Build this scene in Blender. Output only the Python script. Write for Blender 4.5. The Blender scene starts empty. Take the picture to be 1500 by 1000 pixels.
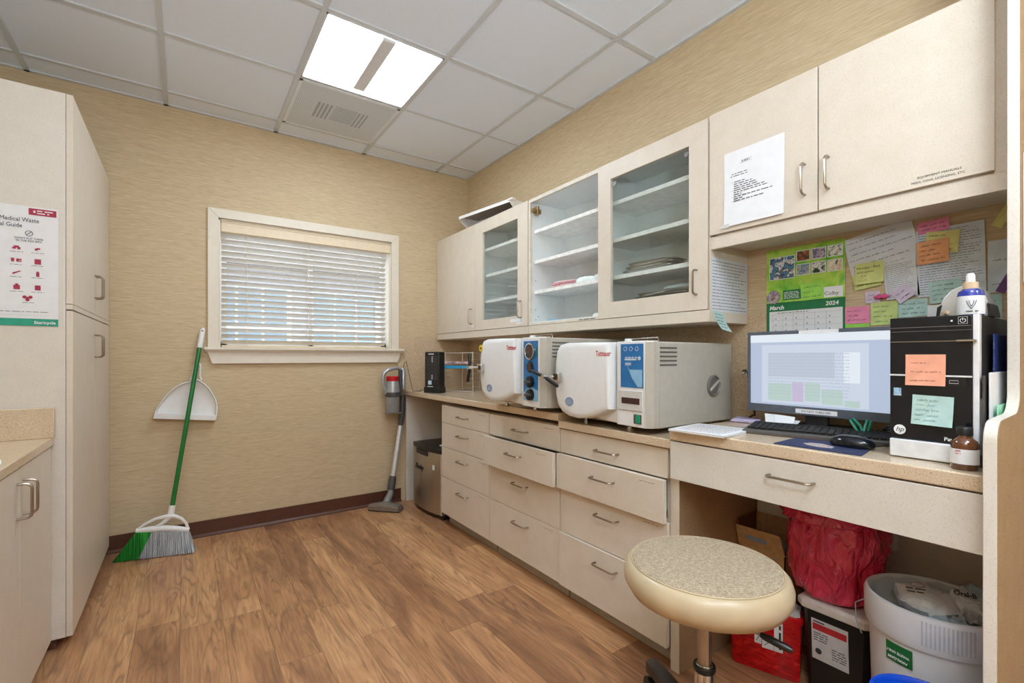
import bpy, bmesh, math, random
from mathutils import Vector, Matrix, noise
random.seed(7)
sc = bpy.context.scene
COL = sc.collection
PI = math.pi
# ------------------------------------------------------------------ camera
HEAD = 0.6074
cam_d = bpy.data.cameras.new('camera'); cam = bpy.data.objects.new('camera', cam_d); COL.objects.link(cam)
cam.location = (0, 0, 1.148); cam.rotation_euler = (PI/2, 0, -HEAD)
cam_d.sensor_width = 36; cam_d.lens = 16.53; cam_d.shift_y = 0.0154; cam_d.clip_start = 0.02
sc.camera = cam
# ------------------------------------------------------------------ world, exposure
w = bpy.data.worlds.new('daylight'); sc.world = w; w.use_nodes = True
bg = w.node_tree.nodes['Background']; bg.inputs[0].default_value = (0.90, 0.95, 1.0, 1); bg.inputs[1].default_value = 3.8
sc.view_settings.view_transform = 'Standard'; sc.view_settings.look = 'None'
sc.view_settings.gamma = 1; sc.view_settings.use_curve_mapping = False
sc.view_settings.exposure = 0.56
LAMP = 16.0
fl = bpy.data.lights.new('unseen_fill_light', 'AREA'); fl.shape = 'DISK'; fl.size = .6; fl.energy = 56; fl.color = (.80, .91, 1.0)  # added lamp, unseen behind the camera, aimed up to brighten the ceiling
flo = bpy.data.objects.new('unseen_fill_light', fl); COL.objects.link(flo); flo.location = (-.1, -.8, 1.6); flo.rotation_euler = (PI-.22, 0, -.25)
sc.cycles.max_bounces = 10; sc.cycles.diffuse_bounces = 6; sc.cycles.transparent_max_bounces = 16
sc.cycles.caustics_reflective = False; sc.cycles.caustics_refractive = False
sc.cycles.sample_clamp_indirect = 6

# ------------------------------------------------------------------ materials
def lin(c):
    o = []
    for v in c[:3]:
        v /= 255.0
        o.append(v/12.92 if v <= 0.04045 else ((v+0.055)/1.055)**2.4)
    return tuple(o) + (1,)
class NT:
    def __init__(s, name):
        s.m = bpy.data.materials.new(name); s.m.use_nodes = True; s.t = s.m.node_tree
        s.b = s.t.nodes['Principled BSDF']; s.o = s.t.nodes['Material Output']
    def n(s, ty, **k):
        x = s.t.nodes.new(ty)
        for a, b in k.items(): setattr(x, a, b)
        return x
    def l(s, a, b): s.t.links.new(a, b)
    def coord(s, scale, kind='Object', rot=(0,0,0)):
        tc = s.n('ShaderNodeTexCoord'); mp = s.n('ShaderNodeMapping')
        mp.inputs['Scale'].default_value = scale; mp.inputs['Rotation'].default_value = rot
        s.l(tc.outputs[kind], mp.inputs[0]); return mp.outputs[0]
    def noise(s, vec, scale, detail=4, rough=.5, dist=0):
        x = s.n('ShaderNodeTexNoise'); x.inputs['Scale'].default_value = scale; x.inputs['Detail'].default_value = detail
        x.inputs['Roughness'].default_value = rough; x.inputs['Distortion'].default_value = dist
        if vec is not None: s.l(vec, x.inputs['Vector'])
        return x.outputs['Fac']
    def ramp(s, fac, stops):
        x = s.n('ShaderNodeValToRGB'); e = x.color_ramp.elements
        e[0].position, e[0].color = stops[0][0], lin(stops[0][1]); e[1].position, e[1].color = stops[-1][0], lin(stops[-1][1])
        for p, c in stops[1:-1]:
            q = e.new(p); q.color = lin(c)
        s.l(fac, x.inputs[0]); return x.outputs[0]
    def math(s, op, a, b=None, c=None):
        x = s.n('ShaderNodeMath', operation=op)
        for i, v in enumerate((a, b, c)):
            if v is None: continue
            if isinstance(v, (int, float)): x.inputs[i].default_value = v
            else: s.l(v, x.inputs[i])
        return x.outputs[0]
    def mix(s, fac, a, b, mode='MIX'):
        x = s.n('ShaderNodeMix', data_type='RGBA', blend_type=mode)
        for i, v in ((0, fac), (6, a), (7, b)):
            if isinstance(v, (int, float)): x.inputs[i].default_value = v
            elif isinstance(v, tuple): x.inputs[i].default_value = v
            else: s.l(v, x.inputs[i])
        return x.outputs[2]
    def bump(s, h, strength, dist=0.01):
        x = s.n('ShaderNodeBump'); x.inputs['Strength'].default_value = strength; x.inputs['Distance'].default_value = dist
        s.l(h, x.inputs['Height']); s.l(x.outputs[0], s.b.inputs['Normal'])
_mc = {}
def mat(name, c, rough=.5, metal=0, var=.04, nscale=30, bump=0, spec=None, coat=0, alpha=None):
    if name in _mc: return _mc[name]
    t = NT(name); v = t.coord((1,1,1)); f = t.noise(v, nscale, 3)
    lo = tuple(max(0, q*(1-var)) for q in c); hi = tuple(min(255, q*(1+var)) for q in c)
    t.l(t.ramp(f, [(.3, lo), (.7, hi)]), t.b.inputs['Base Color'])
    t.b.inputs['Roughness'].default_value = rough; t.b.inputs['Metallic'].default_value = metal
    if spec is not None: t.b.inputs['Specular IOR Level'].default_value = spec
    if coat: t.b.inputs['Coat Weight'].default_value = coat; t.b.inputs['Coat Roughness'].default_value = .08
    if bump: t.bump(f, bump)
    _mc[name] = t.m; return t.m
def emit(name, c, strength, base=None):
    t = NT(name); t.b.inputs['Base Color'].default_value = lin(base or c); t.b.inputs['Emission Color'].default_value = lin(c)
    t.b.inputs['Emission Strength'].default_value = strength; t.b.inputs['Roughness'].default_value = .3; return t.m
def speck(name, c1, c2, dark, scale=260, amount=.62, rough=.35, light=None):
    t = NT(name); v = t.coord((1,1,1))
    base = t.ramp(t.noise(v, 14, 5, .6), [(.3, c1), (.7, c2)])
    f = t.noise(v, scale, 2, .5)
    m = t.math('GREATER_THAN', f, amount)
    col = t.mix(t.math('MULTIPLY', m, .7), base, lin(dark))
    if light:
        f2 = t.noise(v, scale*.8, 2, .5); m2 = t.math('LESS_THAN', f2, 1-amount)
        col = t.mix(t.math('MULTIPLY', m2, .7), col, lin(light))
    t.l(col, t.b.inputs['Base Color']); t.b.inputs['Roughness'].default_value = rough
    return t.m
def wallpaper():
    t = NT('grasscloth_wallpaper')
    f = t.noise(t.coord((16, 16, 290)), 1.0, 5, .6, .3); g = t.noise(t.coord((3,3,60)), 1.0, 3, .5)
    c = t.ramp(f, [(.30, (178,156,123)), (.5, (200,179,145)), (.70, (217,200,168))])
    c = t.mix(.25, c, t.ramp(g, [(.3, (186,164,129)), (.7, (209,190,156))]))
    t.l(c, t.b.inputs['Base Color']); t.b.inputs['Roughness'].default_value = .75; t.bump(f, .25, .002)
    return t.m
def planks():
    t = NT('oak_plank_floor'); W, L = .153, 1.22
    tc = t.n('ShaderNodeTexCoord'); sp = t.n('ShaderNodeSeparateXYZ'); t.l(tc.outputs['Object'], sp.inputs[0])
    u = t.math('DIVIDE', t.math('ADD', sp.outputs[0], 5*W-.287+W), W); row = t.math('FLOOR', u); fu = t.math('FRACT', u)
    wn = t.n('ShaderNodeTexWhiteNoise', noise_dimensions='1D'); t.l(row, wn.inputs['W'])
    vv = t.math('ADD', t.math('DIVIDE', sp.outputs[1], L), t.math('ADD', t.math('MULTIPLY', wn.outputs['Value'], 3.7), 20))
    cell = t.math('FLOOR', vv); fv = t.math('FRACT', vv)
    cb = t.n('ShaderNodeCombineXYZ'); t.l(row, cb.inputs[0]); t.l(cell, cb.inputs[1])
    w2 = t.n('ShaderNodeTexWhiteNoise', noise_dimensions='3D'); t.l(cb.outputs[0], w2.inputs['Vector']); rnd = w2.outputs['Value']
    # grain coordinates, shifted per plank
    gc = t.n('ShaderNodeCombineXYZ')
    t.l(t.math('MULTIPLY', sp.outputs[0], 13), gc.inputs[0]); t.l(t.math('MULTIPLY', sp.outputs[1], 1.5), gc.inputs[1]); t.l(t.math('MULTIPLY', rnd, 60), gc.inputs[2])
    n1 = t.noise(gc.outputs[0], 1.0, 2, .5, .3)
    rings = t.math('FRACT', t.math('MULTIPLY', n1, 9)); rings = t.math('ABSOLUTE', t.math('SUBTRACT', rings, .5)); rings = t.math('MULTIPLY', rings, 2)
    gf = t.n('ShaderNodeCombineXYZ')
    t.l(t.math('MULTIPLY', sp.outputs[0], 110), gf.inputs[0]); t.l(t.math('MULTIPLY', sp.outputs[1], 5), gf.inputs[1]); t.l(t.math('MULTIPLY', rnd, 90), gf.inputs[2])
    fine = t.noise(gf.outputs[0], 1.0, 5, .65, .2)
    big = t.n('ShaderNodeCombineXYZ'); t.l(t.math('MULTIPLY', sp.outputs[0], 9), big.inputs[0]); t.l(t.math('MULTIPLY', sp.outputs[1], 1.9), big.inputs[1]); t.l(t.math('MULTIPLY', rnd, 33), big.inputs[2])
    blot = t.noise(big.outputs[0], 1.0, 4, .6, .8)
    tone = t.math('ADD', t.math('MULTIPLY', rnd, .36), t.math('ADD', t.math('MULTIPLY', blot, 1.05), -.20))
    c = t.ramp(tone, [(.14, (126,86,60)), (.34, (160,114,80)), (.54, (190,140,98)), (.82, (212,164,118))])
    rr = t.n('ShaderNodeValToRGB'); rr.color_ramp.elements[0].position = 0; rr.color_ramp.elements[0].color = (1,1,1,1); rr.color_ramp.elements[1].position = .45; rr.color_ramp.elements[1].color = (0,0,0,1)
    t.l(rings, rr.inputs[0])
    mask = t.noise(gc.outputs[0], 1.3, 2, .5)
    mk = t.n('ShaderNodeMapRange'); mk.inputs[1].default_value = .40; mk.inputs[2].default_value = .58; t.l(mask, mk.inputs[0])
    c = t.mix(t.math('MULTIPLY', t.math('MULTIPLY', rr.outputs[0], mk.outputs[0]), .55), c, lin((102,72,54)))
    ff = t.n('ShaderNodeMapRange'); ff.inputs[1].default_value = .42; ff.inputs[2].default_value = .64; ff.inputs[3].default_value = .0; ff.inputs[4].default_value = .42; t.l(fine, ff.inputs[0])
    c = t.mix(ff.outputs[0], c, lin((112,80,60)))
    e1 = t.math('LESS_THAN', fu, .016); e2 = t.math('LESS_THAN', fv, .0022)
    c = t.mix(t.math('MULTIPLY', t.math('MAXIMUM', e1, e2), .55), c, lin((78,50,32)))
    t.l(c, t.b.inputs['Base Color']); t.b.inputs['Roughness'].default_value = .28; t.bump(fine, .05, .002)
    return t.m
def glass(name, tint, ior=1.5):
    t = NT(name); t.t.nodes.remove(t.b)
    tr = t.n('ShaderNodeBsdfTransparent'); tr.inputs[0].default_value = tint
    g = t.n('ShaderNodeBsdfGlossy'); g.inputs['Roughness'].default_value = .0
    fr = t.n('ShaderNodeFresnel'); fr.inputs[0].default_value = ior
    ge = t.n('ShaderNodeNewGeometry'); k = t.math('MULTIPLY', fr.outputs[0], t.math('SUBTRACT', 1.0, ge.outputs['Backfacing']))
    mx = t.n('ShaderNodeMixShader'); t.l(k, mx.inputs[0]); t.l(tr.outputs[0], mx.inputs[1]); t.l(g.outputs[0], mx.inputs[2])
    t.l(mx.outputs[0], t.o.inputs[0]); return t.m
def clear_plastic(name, c, trans=.5, rough=.25):
    t = NT(name); f = t.noise(t.coord((1,1,1)), 25, 3)
    t.l(t.ramp(f, [(.3, tuple(q*.93 for q in c)), (.7, c)]), t.b.inputs['Base Color'])
    t.b.inputs['Roughness'].default_value = rough; t.b.inputs['Alpha'].default_value = trans; return t.m
def blobs(name, cols, scale=40):
    t = NT(name); f = t.noise(t.coord((1,1,1)), scale, 3, .6, .6)
    n = len(cols); t.l(t.ramp(f, [(.3 + .4*i/(n-1), c) for i, c in enumerate(cols)]), t.b.inputs['Base Color']); t.b.inputs['Roughness'].default_value = .5
    return t.m
def weave():
    t = NT('woven_seat_fabric')
    vo = t.n('ShaderNodeTexVoronoi'); vo.inputs['Scale'].default_value = 300; vo.inputs['Randomness'].default_value = .25; t.l(t.coord((1,.72,0), 'Object', (0,0,.45)), vo.inputs['Vector'])
    n = t.noise(t.coord((1,1,1)), 90, 4, .7)
    f = t.math('ADD', t.math('MULTIPLY', vo.outputs['Distance'], .8), t.math('MULTIPLY', n, .4))
    t.l(t.ramp(f, [(.30, (214,198,174)), (.50, (176,158,132)), (.76, (98,82,66))]), t.b.inputs['Base Color'])
    t.b.inputs['Roughness'].default_value = .9; t.bump(f, .3, .002); return t.m
def brushed(name, c, rough=.3):
    t = NT(name); f = t.noise(t.coord((2, 300, 2)), 1, 3)
    t.l(t.ramp(f, [(.3, tuple(q*.9 for q in c)), (.7, c)]), t.b.inputs['Base Color']); t.b.inputs['Metallic'].default_value = 1; t.b.inputs['Roughness'].default_value = rough
    return t.m

LAM = speck('speckled_cream_laminate', (214,203,187), (220,210,196), (205,193,176), 260, .6, .42)
LAMW = speck('white_grey_laminate', (215,209,199), (221,216,207), (205,198,187), 260, .6, .42)
EDGE = mat('cream_edge_band', (219,211,196), .45)
SPL = speck('tan_speckled_laminate', (190,166,134), (203,180,150), (168,142,112), 160, .6, .5, (214,196,168))
QTZ = speck('speckled_quartz', (208,187,158), (216,196,170), (138,108,84), 330, .64, .14, (236,224,206))
MEL = mat('white_melamine', (226,230,230), .35, var=.01)
WALL = wallpaper(); FLOOR = planks()
CEIL = mat('ceiling_tile', (228,236,248), .95, var=.012, nscale=220, bump=.08)
GRID = mat('ceiling_grid_white', (204,208,212), .5, var=.01)
TRIMM = mat('painted_window_trim', (224,214,198), .45, var=.01)
BASEM = mat('brown_vinyl_baseboard', (84,50,36), .4, var=.05)
STEEL = brushed('brushed_steel', (196,190,182), .32)
CHROME = mat('chrome', (214,214,214), .08, 1, var=.01)
NICK = mat('brushed_nickel', (168,156,142), .28, 1, var=.02)
BLK = mat('black_plastic', (24,24,25), .35, var=.1)
BLKG = mat('glossy_black', (20,24,31), .06, var=.1)
DGREY = mat('dark_grey_plastic', (72,70,70), .4)
GREYP = mat('mid_grey_plastic', (128,126,124), .4)
WHT = mat('white_plastic', (232,232,230), .35, var=.01)
WPAP = mat('white_paper', (232,234,238), .8, var=.01)
GPAP = mat('grey_white_paper', (214,218,224), .8, var=.02)
INK = mat('black_ink', (40,40,44), .8)
BINK = mat('blue_ink', (62,74,120), .8)
GREEN = mat('green_metal_tube', (20,112,48), .25)
GLS = glass('green_tinted_glass', (.94, .965, .955, 1), 1.9)
WGLS = glass('window_glass', (.92, .95, .96, 1))

# ------------------------------------------------------------------ mesh helpers
MW = {}
class MB:
    def __init__(s): s.v = []; s.f = []
    def add(s, vs, fs):
        o = len(s.v); s.v += [Vector(v) for v in vs]; s.f += [tuple(i+o for i in f) for f in fs]; return s
    def box(s, x0, x1, y0, y1, z0, z1):
        if x0 > x1: x0, x1 = x1, x0
        if y0 > y1: y0, y1 = y1, y0
        if z0 > z1: z0, z1 = z1, z0
        vs = [(x0,y0,z0),(x1,y0,z0),(x1,y1,z0),(x0,y1,z0),(x0,y0,z1),(x1,y0,z1),(x1,y1,z1),(x0,y1,z1)]
        return s.add(vs, [(0,3,2,1),(4,5,6,7),(0,1,5,4),(1,2,6,5),(2,3,7,6),(3,0,4,7)])
    def obox(s, o, X, Y, Z):      # oriented box from a corner
        o, X, Y, Z = map(Vector, (o, X, Y, Z))
        vs = [o, o+X, o+X+Y, o+Y, o+Z, o+X+Z, o+X+Y+Z, o+Y+Z]
        fs = [(0,3,2,1),(4,5,6,7),(0,1,5,4),(1,2,6,5),(2,3,7,6),(3,0,4,7)]
        if X.cross(Y).dot(Z) < 0: fs = [tuple(reversed(f)) for f in fs]
        return s.add(vs, fs)
    def prism(s, pts, d):         # planar outline of 3-D points, swept by d
        pts = [Vector(p) for p in pts]; d = Vector(d); n = len(pts)
        nrm = Vector((0,0,0))
        for i in range(n): nrm += (pts[i]-pts[0]).cross(pts[(i+1) % n]-pts[0])
        if nrm.dot(d) > 0: pts = pts[::-1]
        return s.add(pts + [p+d for p in pts], [tuple(range(n)), tuple(range(2*n-1, n-1, -1))] + [(i, i+n, (i+1) % n+n, (i+1) % n) for i in range(n)])
    def tube(s, path, r, n=8, closed=False):
        path = [Vector(p) for p in path]; m = len(path); rs = r if isinstance(r, (list, tuple)) else [r]*m
        vs = []; prev = None
        for i, p in enumerate(path):
            a = path[i-1] if (i or closed) else p; b = path[(i+1) % m] if (i < m-1 or closed) else p
            t = (b-a).normalized()
            if prev is None:
                up = Vector((0,0,1)) if abs(t.z) < .9 else Vector((1,0,0)); u = t.cross(up).normalized()
            else:
                u = prev - t*prev.dot(t); u = u.normalized() if u.length > 1e-6 else t.orthogonal().normalized()
            prev = u; v = t.cross(u)
            vs += [p + (u*math.cos(2*PI*k/n) + v*math.sin(2*PI*k/n))*rs[i] for k in range(n)]
        fs = []
        for i in range(m if closed else m-1):
            j = (i+1) % m
            fs += [(i*n+k, i*n+(k+1) % n, j*n+(k+1) % n, j*n+k) for k in range(n)]
        if not closed: fs += [tuple(range(n-1, -1, -1)), tuple(range((m-1)*n, m*n))]
        return s.add(vs, fs)
    def cyl(s, a, b, r, n=24, r2=None): return s.tube([a, b], [r, r if r2 is None else r2], n)
    def lathe(s, prof, c, n=40, ax=(0,0,1), sx=1, sy=1):
        c = Vector(c); az = Vector(ax).normalized(); ux = az.orthogonal().normalized() if abs(az.z) < .99 else Vector((1,0,0)); uy = az.cross(ux)
        vs = []; fs = []
        for r, h in prof:
            vs += [c + az*h + ux*(r*sx*math.cos(2*PI*k/n)) + uy*(r*sy*math.sin(2*PI*k/n)) for k in range(n)]
        for i in range(len(prof)-1):
            fs += [(i*n+k, i*n+(k+1) % n, (i+1)*n+(k+1) % n, (i+1)*n+k) for k in range(n)]
        if prof[0][0] > 1e-5: fs.append(tuple(range(n-1, -1, -1)))
        if prof[-1][0] > 1e-5: fs.append(tuple(range((len(prof)-1)*n, len(prof)*n)))
        return s.add(vs, fs)
    def rings(s, rings_, cap0=True, cap1=True):
        n = len(rings_[0]); vs = [v for r in rings_ for v in r]; fs = []
        for i in range(len(rings_)-1):
            fs += [(i*n+k, i*n+(k+1) % n, (i+1)*n+(k+1) % n, (i+1)*n+k) for k in range(n)]
        if cap0: fs.append(tuple(range(n-1, -1, -1)))
        if cap1: fs.append(tuple(range((len(rings_)-1)*n, len(rings_)*n)))
        return s.add(vs, fs)
    def grid(s, fn, nu, nv, thick=None):
        vs = [Vector(fn(i/nu, j/nv)) for j in range(nv+1) for i in range(nu+1)]
        fs = [(j*(nu+1)+i, j*(nu+1)+i+1, (j+1)*(nu+1)+i+1, (j+1)*(nu+1)+i) for j in range(nv) for i in range(nu)]
        return s.add(vs, fs)
    def build(s, name, m, parent=None, origin=None, bevel=0, smooth=True, local=False, seg=2, rz=0, solid=0, subd=0):
        me = bpy.data.meshes.new(name)
        if local: inv = Matrix.Identity(4)
        elif parent is not None: inv = MW[parent.name].inverted()
        elif origin is not None: inv = Matrix.Translation(origin).inverted()
        else: inv = Matrix.Identity(4)
        me.from_pydata([inv @ v for v in s.v], [], s.f); me.validate(); me.update()
        bm = bmesh.new(); bm.from_mesh(me); bmesh.ops.recalc_face_normals(bm, faces=bm.faces); bm.to_mesh(me); bm.free()
        if smooth:
            me.shade_smooth(); me.set_sharp_from_angle(angle=math.radians(38))
        me.materials.append(m)
        o = bpy.data.objects.new(name, me); COL.objects.link(o)
        if parent is not None: o.parent = parent; MW[o.name] = MW[parent.name]
        else:
            if origin is not None: o.location = origin
            MW[o.name] = Matrix.Translation(origin) if origin is not None else Matrix.Identity(4)
        if solid: q = o.modifiers.new('solid', 'SOLIDIFY'); q.thickness = solid; q.offset = 0
        if bevel: q = o.modifiers.new('bevel', 'BEVEL'); q.width = bevel; q.segments = seg; q.limit_method = 'ANGLE'; q.harden_normals = False
        if subd: q = o.modifiers.new('sub', 'SUBSURF'); q.levels = subd; q.render_levels = subd
        return o
def tag(o, label, cat, group=None, kind=None):
    o['label'] = label; o['category'] = cat
    if group: o['group'] = group
    if kind: o['kind'] = kind
    return o
def thing(name, label, cat, loc, rz=0, group=None):
    o = bpy.data.objects.new(name, None); COL.objects.link(o); o.location = loc; o.rotation_euler = (0,0,rz); o.empty_display_size = .05
    MW[o.name] = Matrix.Translation(loc) @ Matrix.Rotation(rz, 4, 'Z')
    return tag(o, label, cat, group)
def struct(o): o['kind'] = 'structure'; return o
# a plane frame: origin, right, up; n = outward normal
class FR:
    def __init__(s, o, X, Y=(0,0,1)):
        s.o = Vector(o); s.X = Vector(X).normalized(); s.Y = Vector(Y).normalized(); s.N = s.X.cross(s.Y)
    def p(s, a, b, c=0): return s.o + s.X*a + s.Y*b + s.N*c
    def rot(s, ang):
        return FR(s.o, s.X*math.cos(ang)+s.Y*math.sin(ang), s.Y*math.cos(ang)-s.X*math.sin(ang))
    def at(s, a, b, c=0): return FR(s.p(a, b, c), s.X, s.Y)
def plate(mb, fr, a0, a1, b0, b1, c0=0, c1=.001):
    return mb.obox(fr.p(a0, b0, c0), fr.X*(a1-a0), fr.Y*(b1-b0), fr.N*(c1-c0))
def disc(mb, fr, a, b, r, c0, c1, n=28, rb=None):
    rb = rb or r
    return mb.prism([fr.p(a+r*math.cos(2*PI*k/n), b+rb*math.sin(2*PI*k/n), c0) for k in range(n)], fr.N*(c1-c0))
def text(s, size, fr, m, parent, align='LEFT', name='lettering', ext=.0002, sx=1, bold=0, shear=0):
    cu = bpy.data.curves.new(name, 'FONT'); cu.body = s; cu.size = size; cu.align_x = align; cu.extrude = ext; cu.offset = bold; cu.shear = shear
    cu.resolution_u = 2
    ob = bpy.data.objects.new(name, cu); COL.objects.link(ob)
    dg = bpy.context.evaluated_depsgraph_get(); me = bpy.data.meshes.new_from_object(ob.evaluated_get(dg))
    bpy.data.objects.remove(ob)
    M = Matrix(((fr.X.x*sx, fr.Y.x, fr.N.x, fr.o.x), (fr.X.y*sx, fr.Y.y, fr.N.y, fr.o.y), (fr.X.z*sx, fr.Y.z, fr.N.z, fr.o.z), (0,0,0,1)))
    if parent is not None: M = MW[parent.name].inverted() @ M
    me.transform(M); me.materials.clear(); me.materials.append(m)
    o = bpy.data.objects.new(name, me); COL.objects.link(o)
    if parent is not None: o.parent = parent; MW[o.name] = MW[parent.name]
    return o
def words(mb, fr, a0, a1, b, h, c=.0006, wmin=.3, rnd=random):   # a printed line of unreadable words
    x = a0
    while x < a1:
        l = rnd.uniform(1.2, 5)*h
        if x+l > a1: l = a1-x
        if l > h*.5: plate(mb, fr, x, x+l, b, b+h*.55, c, c+.0002)
        x += l + h*.8
def scrawl(mb, fr, a0, a1, b, h, c=.0006, wd=.0008, seed=0):       # one line of handwriting
    r = random.Random(seed); x = a0
    while x < a1:
        n = r.randint(3, 7); px = x; pb = b + r.uniform(0, h)
        for i in range(n*2):
            nx = px + h*r.uniform(.12, .45); nb = b + h*(r.uniform(.55, 1.0) if i % 2 else r.uniform(0, .4))
            if nx > a1: break
            d = Vector((nx-px, nb-pb)); q = Vector((-d.y, d.x)).normalized()*wd/2
            mb.prism([fr.p(px-q.x, pb-q.y, c), fr.p(nx-q.x, nb-q.y, c), fr.p(nx+q.x, nb+q.y, c), fr.p(px+q.x, pb+q.y, c)], fr.N*.0002)
            px, pb = nx, nb
        x = px + h*.7
        if n == 0: break
def sheet(mb, fr, w, h, curl=0, curla=0, t=.0005, n=6):            # a sheet of paper, lower edge or right edge lifting
    for side in (0, 1):
        def fn(u, v):
            c = curl*(1-v)**2.2 + curla*u**2.2 + (t if side else 0)
            return fr.p(u*w, v*h, c)
        if side: mb.grid(fn, n, n)
        else:
            o = len(mb.f); mb.grid(fn, n, n); mb.f[o:] = [tuple(reversed(f)) for f in mb.f[o:]]
    k = (n+1)*(n+1); b0 = len(mb.v)-2*k
    ring = [i for i in range(n)] + [n+(n+1)*j for j in range(n)] + [k-1-i for i in range(n)] + [(n+1)*(n-j) for j in range(n)]
    for i in range(len(ring)):
        a, c = ring[i], ring[(i+1) % len(ring)]
        mb.f.append((b0+a, b0+c, b0+k+c, b0+k+a))
    return mb
def pull(cen, axis, out, length, m, parent, proj=.03, r=.004):    # bow handle
    c = Vector(cen); a = Vector(axis).normalized(); o = Vector(out).normalized(); h = length/2; q = .014
    pts = [c - a*h, c - a*h + o*(proj-q)] + [c - a*(h - q*(1-math.cos(t))) + o*(proj - q + q*math.sin(t)) for t in (.5, 1.1, 1.57)]
    pts += [c + a*(h - q*(1-math.cos(t))) + o*(proj - q + q*math.sin(t)) for t in (1.57, 1.1, .5)] + [c + a*h + o*(proj-q), c + a*h]
    mb = MB(); mb.tube(pts, r, 8); return mb.build('handle', m, parent)

# ================================================================== room shell
XL, XR, YB, YF, ZC = -0.99, 2.03, 3.61, -2.6, 2.704
struct(MB().box(XL-.15, XR+.15, YF-.15, YB+.15, -.1, 0).build('floor', FLOOR, smooth=False))
ceil = struct(MB().box(XL-.15, XR+.15, YF-.15, YB+.15, ZC+.008, ZC+.1).build('ceiling', CEIL, smooth=False))
T = .6096; G0, H0 = -.7066, 3.4212
mb = MB()
for k in range(-1, 5): 
    x = G0+k*T
    if XL < x < XR: mb.box(x-.012, x+.012, YF, YB, ZC-.001, ZC+.009)
j = 0
while H0-j*T > YF: mb.box(XL, XR, H0-j*T-.012, H0-j*T+.012, ZC-.0006, ZC+.009); j += 1
mb.box(XL, XR, YB-.02, YB, ZC-.001, ZC+.009).box(XR-.02, XR, YF, YB, ZC-.0015, ZC+.009).box(XL, XL+.02, YF, YB, ZC-.0015, ZC+.009)
struct(mb.build('trim_1', GRID, smooth=False))
WX0, WX1, WZ0, WZ1 = .178, 1.340, 1.208, 2.055
mb = MB().box(XL, WX0, YB, YB+.15, 0, ZC).box(WX1, XR, YB, YB+.15, 0, ZC).box(WX0, WX1, YB, YB+.15, 0, WZ0).box(WX0, WX1, YB, YB+.15, WZ1, ZC)
struct(mb.build('wall_back', WALL, smooth=False))
struct(MB().box(XR, XR+.15, YF-.15, YB+.15, 0, ZC).build('wall_right', WALL, smooth=False))
struct(MB().box(XL-.15, XL, YF-.15, YB+.15, 0, ZC).build('wall_left', WALL, smooth=False))
struct(MB().box(XL, XR, YF-.15, YF, 0, ZC).build('wall_rear', WALL, smooth=False))
struct(MB().box(-.60, 1.42, YB-.008, YB, 0, .10).prism([(-.60,YB-.008,0), (-.60,YB-.022,0), (-.60,YB-.022,.006), (-.60,YB-.008,.018)], (2.02,0,0)).build('baseboard_back', BASEM))
# corner bead where the wallpaper meets
struct(MB().box(XR-.004, XR, YB-.004, YB, 1.34, ZC-.001).build('trim_2', mat('cream_caulk', (206,188,150), .7)))

# ------------------------------------------------------------------ window
win = struct(MB().box(WX0, WX1, YB+.10, YB+.106, WZ0, WZ1).build('window_1', WGLS, smooth=False))
cw = .060
mb = MB()
mb.prism([(WX0-cw,YB,WZ1+cw), (WX1+cw,YB,WZ1+cw), (WX1,YB,WZ1), (WX0,YB,WZ1)], (0,-.018,0))
mb.prism([(WX0-cw,YB,WZ1+cw), (WX0,YB,WZ1), (WX0,YB,1.203), (WX0-cw,YB,1.203)], (0,-.018,0))
mb.prism([(WX1+cw,YB,WZ1+cw), (WX1,YB,WZ1), (WX1,YB,1.203), (WX1+cw,YB,1.203)], (0,-.018,0))
mb.box(WX0, WX0+.012, YB, YB+.15, WZ0, WZ1).box(WX1-.012, WX1, YB, YB+.15, WZ0, WZ1).box(WX0, WX1, YB, YB+.15, WZ1-.012, WZ1)
mb.build('window_frame', TRIMM, win, bevel=.002)
mb = MB().box(.098, 1.432, YB-.05, YB+.10, 1.196, 1.213)
mb.prism([(.112,YB,1.196), (1.418,YB,1.196), (1.385,YB,1.106), (.142,YB,1.106)], (0,-.022,0))
mb.box(.105, 1.425, YB-.034, YB, 1.184, 1.197)
mb.build('window_sill', TRIMM, win, bevel=.002)
mb = MB()
for a, b, c, d in ((WX0+.012, WX0+.05, WZ0, WZ1), (WX1-.05, WX1-.012, WZ0, WZ1), (WX0, WX1, WZ0, WZ0+.045), (WX0, WX1, WZ1-.05, WZ1-.012)):
    mb.box(a, b, YB+.085, YB+.12, c, d)
mb.box(.745, .775, YB+.085, YB+.12, WZ0, WZ1)
mb.build('sash', mat('white_vinyl', (236,238,240), .4, var=.01), win)
# blinds
BLW = mat('blind_slat', (214,210,204), .4, var=.01); BLT = mat('blind_valance', (226,208,180), .45, var=.02)
bl = thing('window_blind', 'cream horizontal slat blind lowered over the window', 'blind', (.76, YB+.03, WZ0+.005))
mb = MB()
n = 19
for i in range(n):
    z = 1.252 + i*(1.955-1.252)/(n-1)
    s_, h_ = .021*math.cos(.62), .021*math.sin(.62)
    mb.prism([(.196, YB+.036-s_, z+h_*1), (.196, YB+.036, z+.003), (.196, YB+.036+s_, z-h_), (.196, YB+.036+s_, z-h_-.0025), (.196, YB+.036, z+.0005), (.196, YB+.036-s_, z+h_-.0025)], (1.108,0,0))
mb.build('slats', BLW, bl)
MB().box(.192, 1.335, YB-.004, YB+.012, 1.965, 2.04).box(.192, 1.335, YB-.010, YB+.006, 1.968, 1.974).box(.192,1.335,YB-.008,YB,2.030,2.040).box(.21, 1.32, YB+.014, YB+.06, 1.99, 2.035).build('valance', BLT, bl, bevel=.003)
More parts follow.
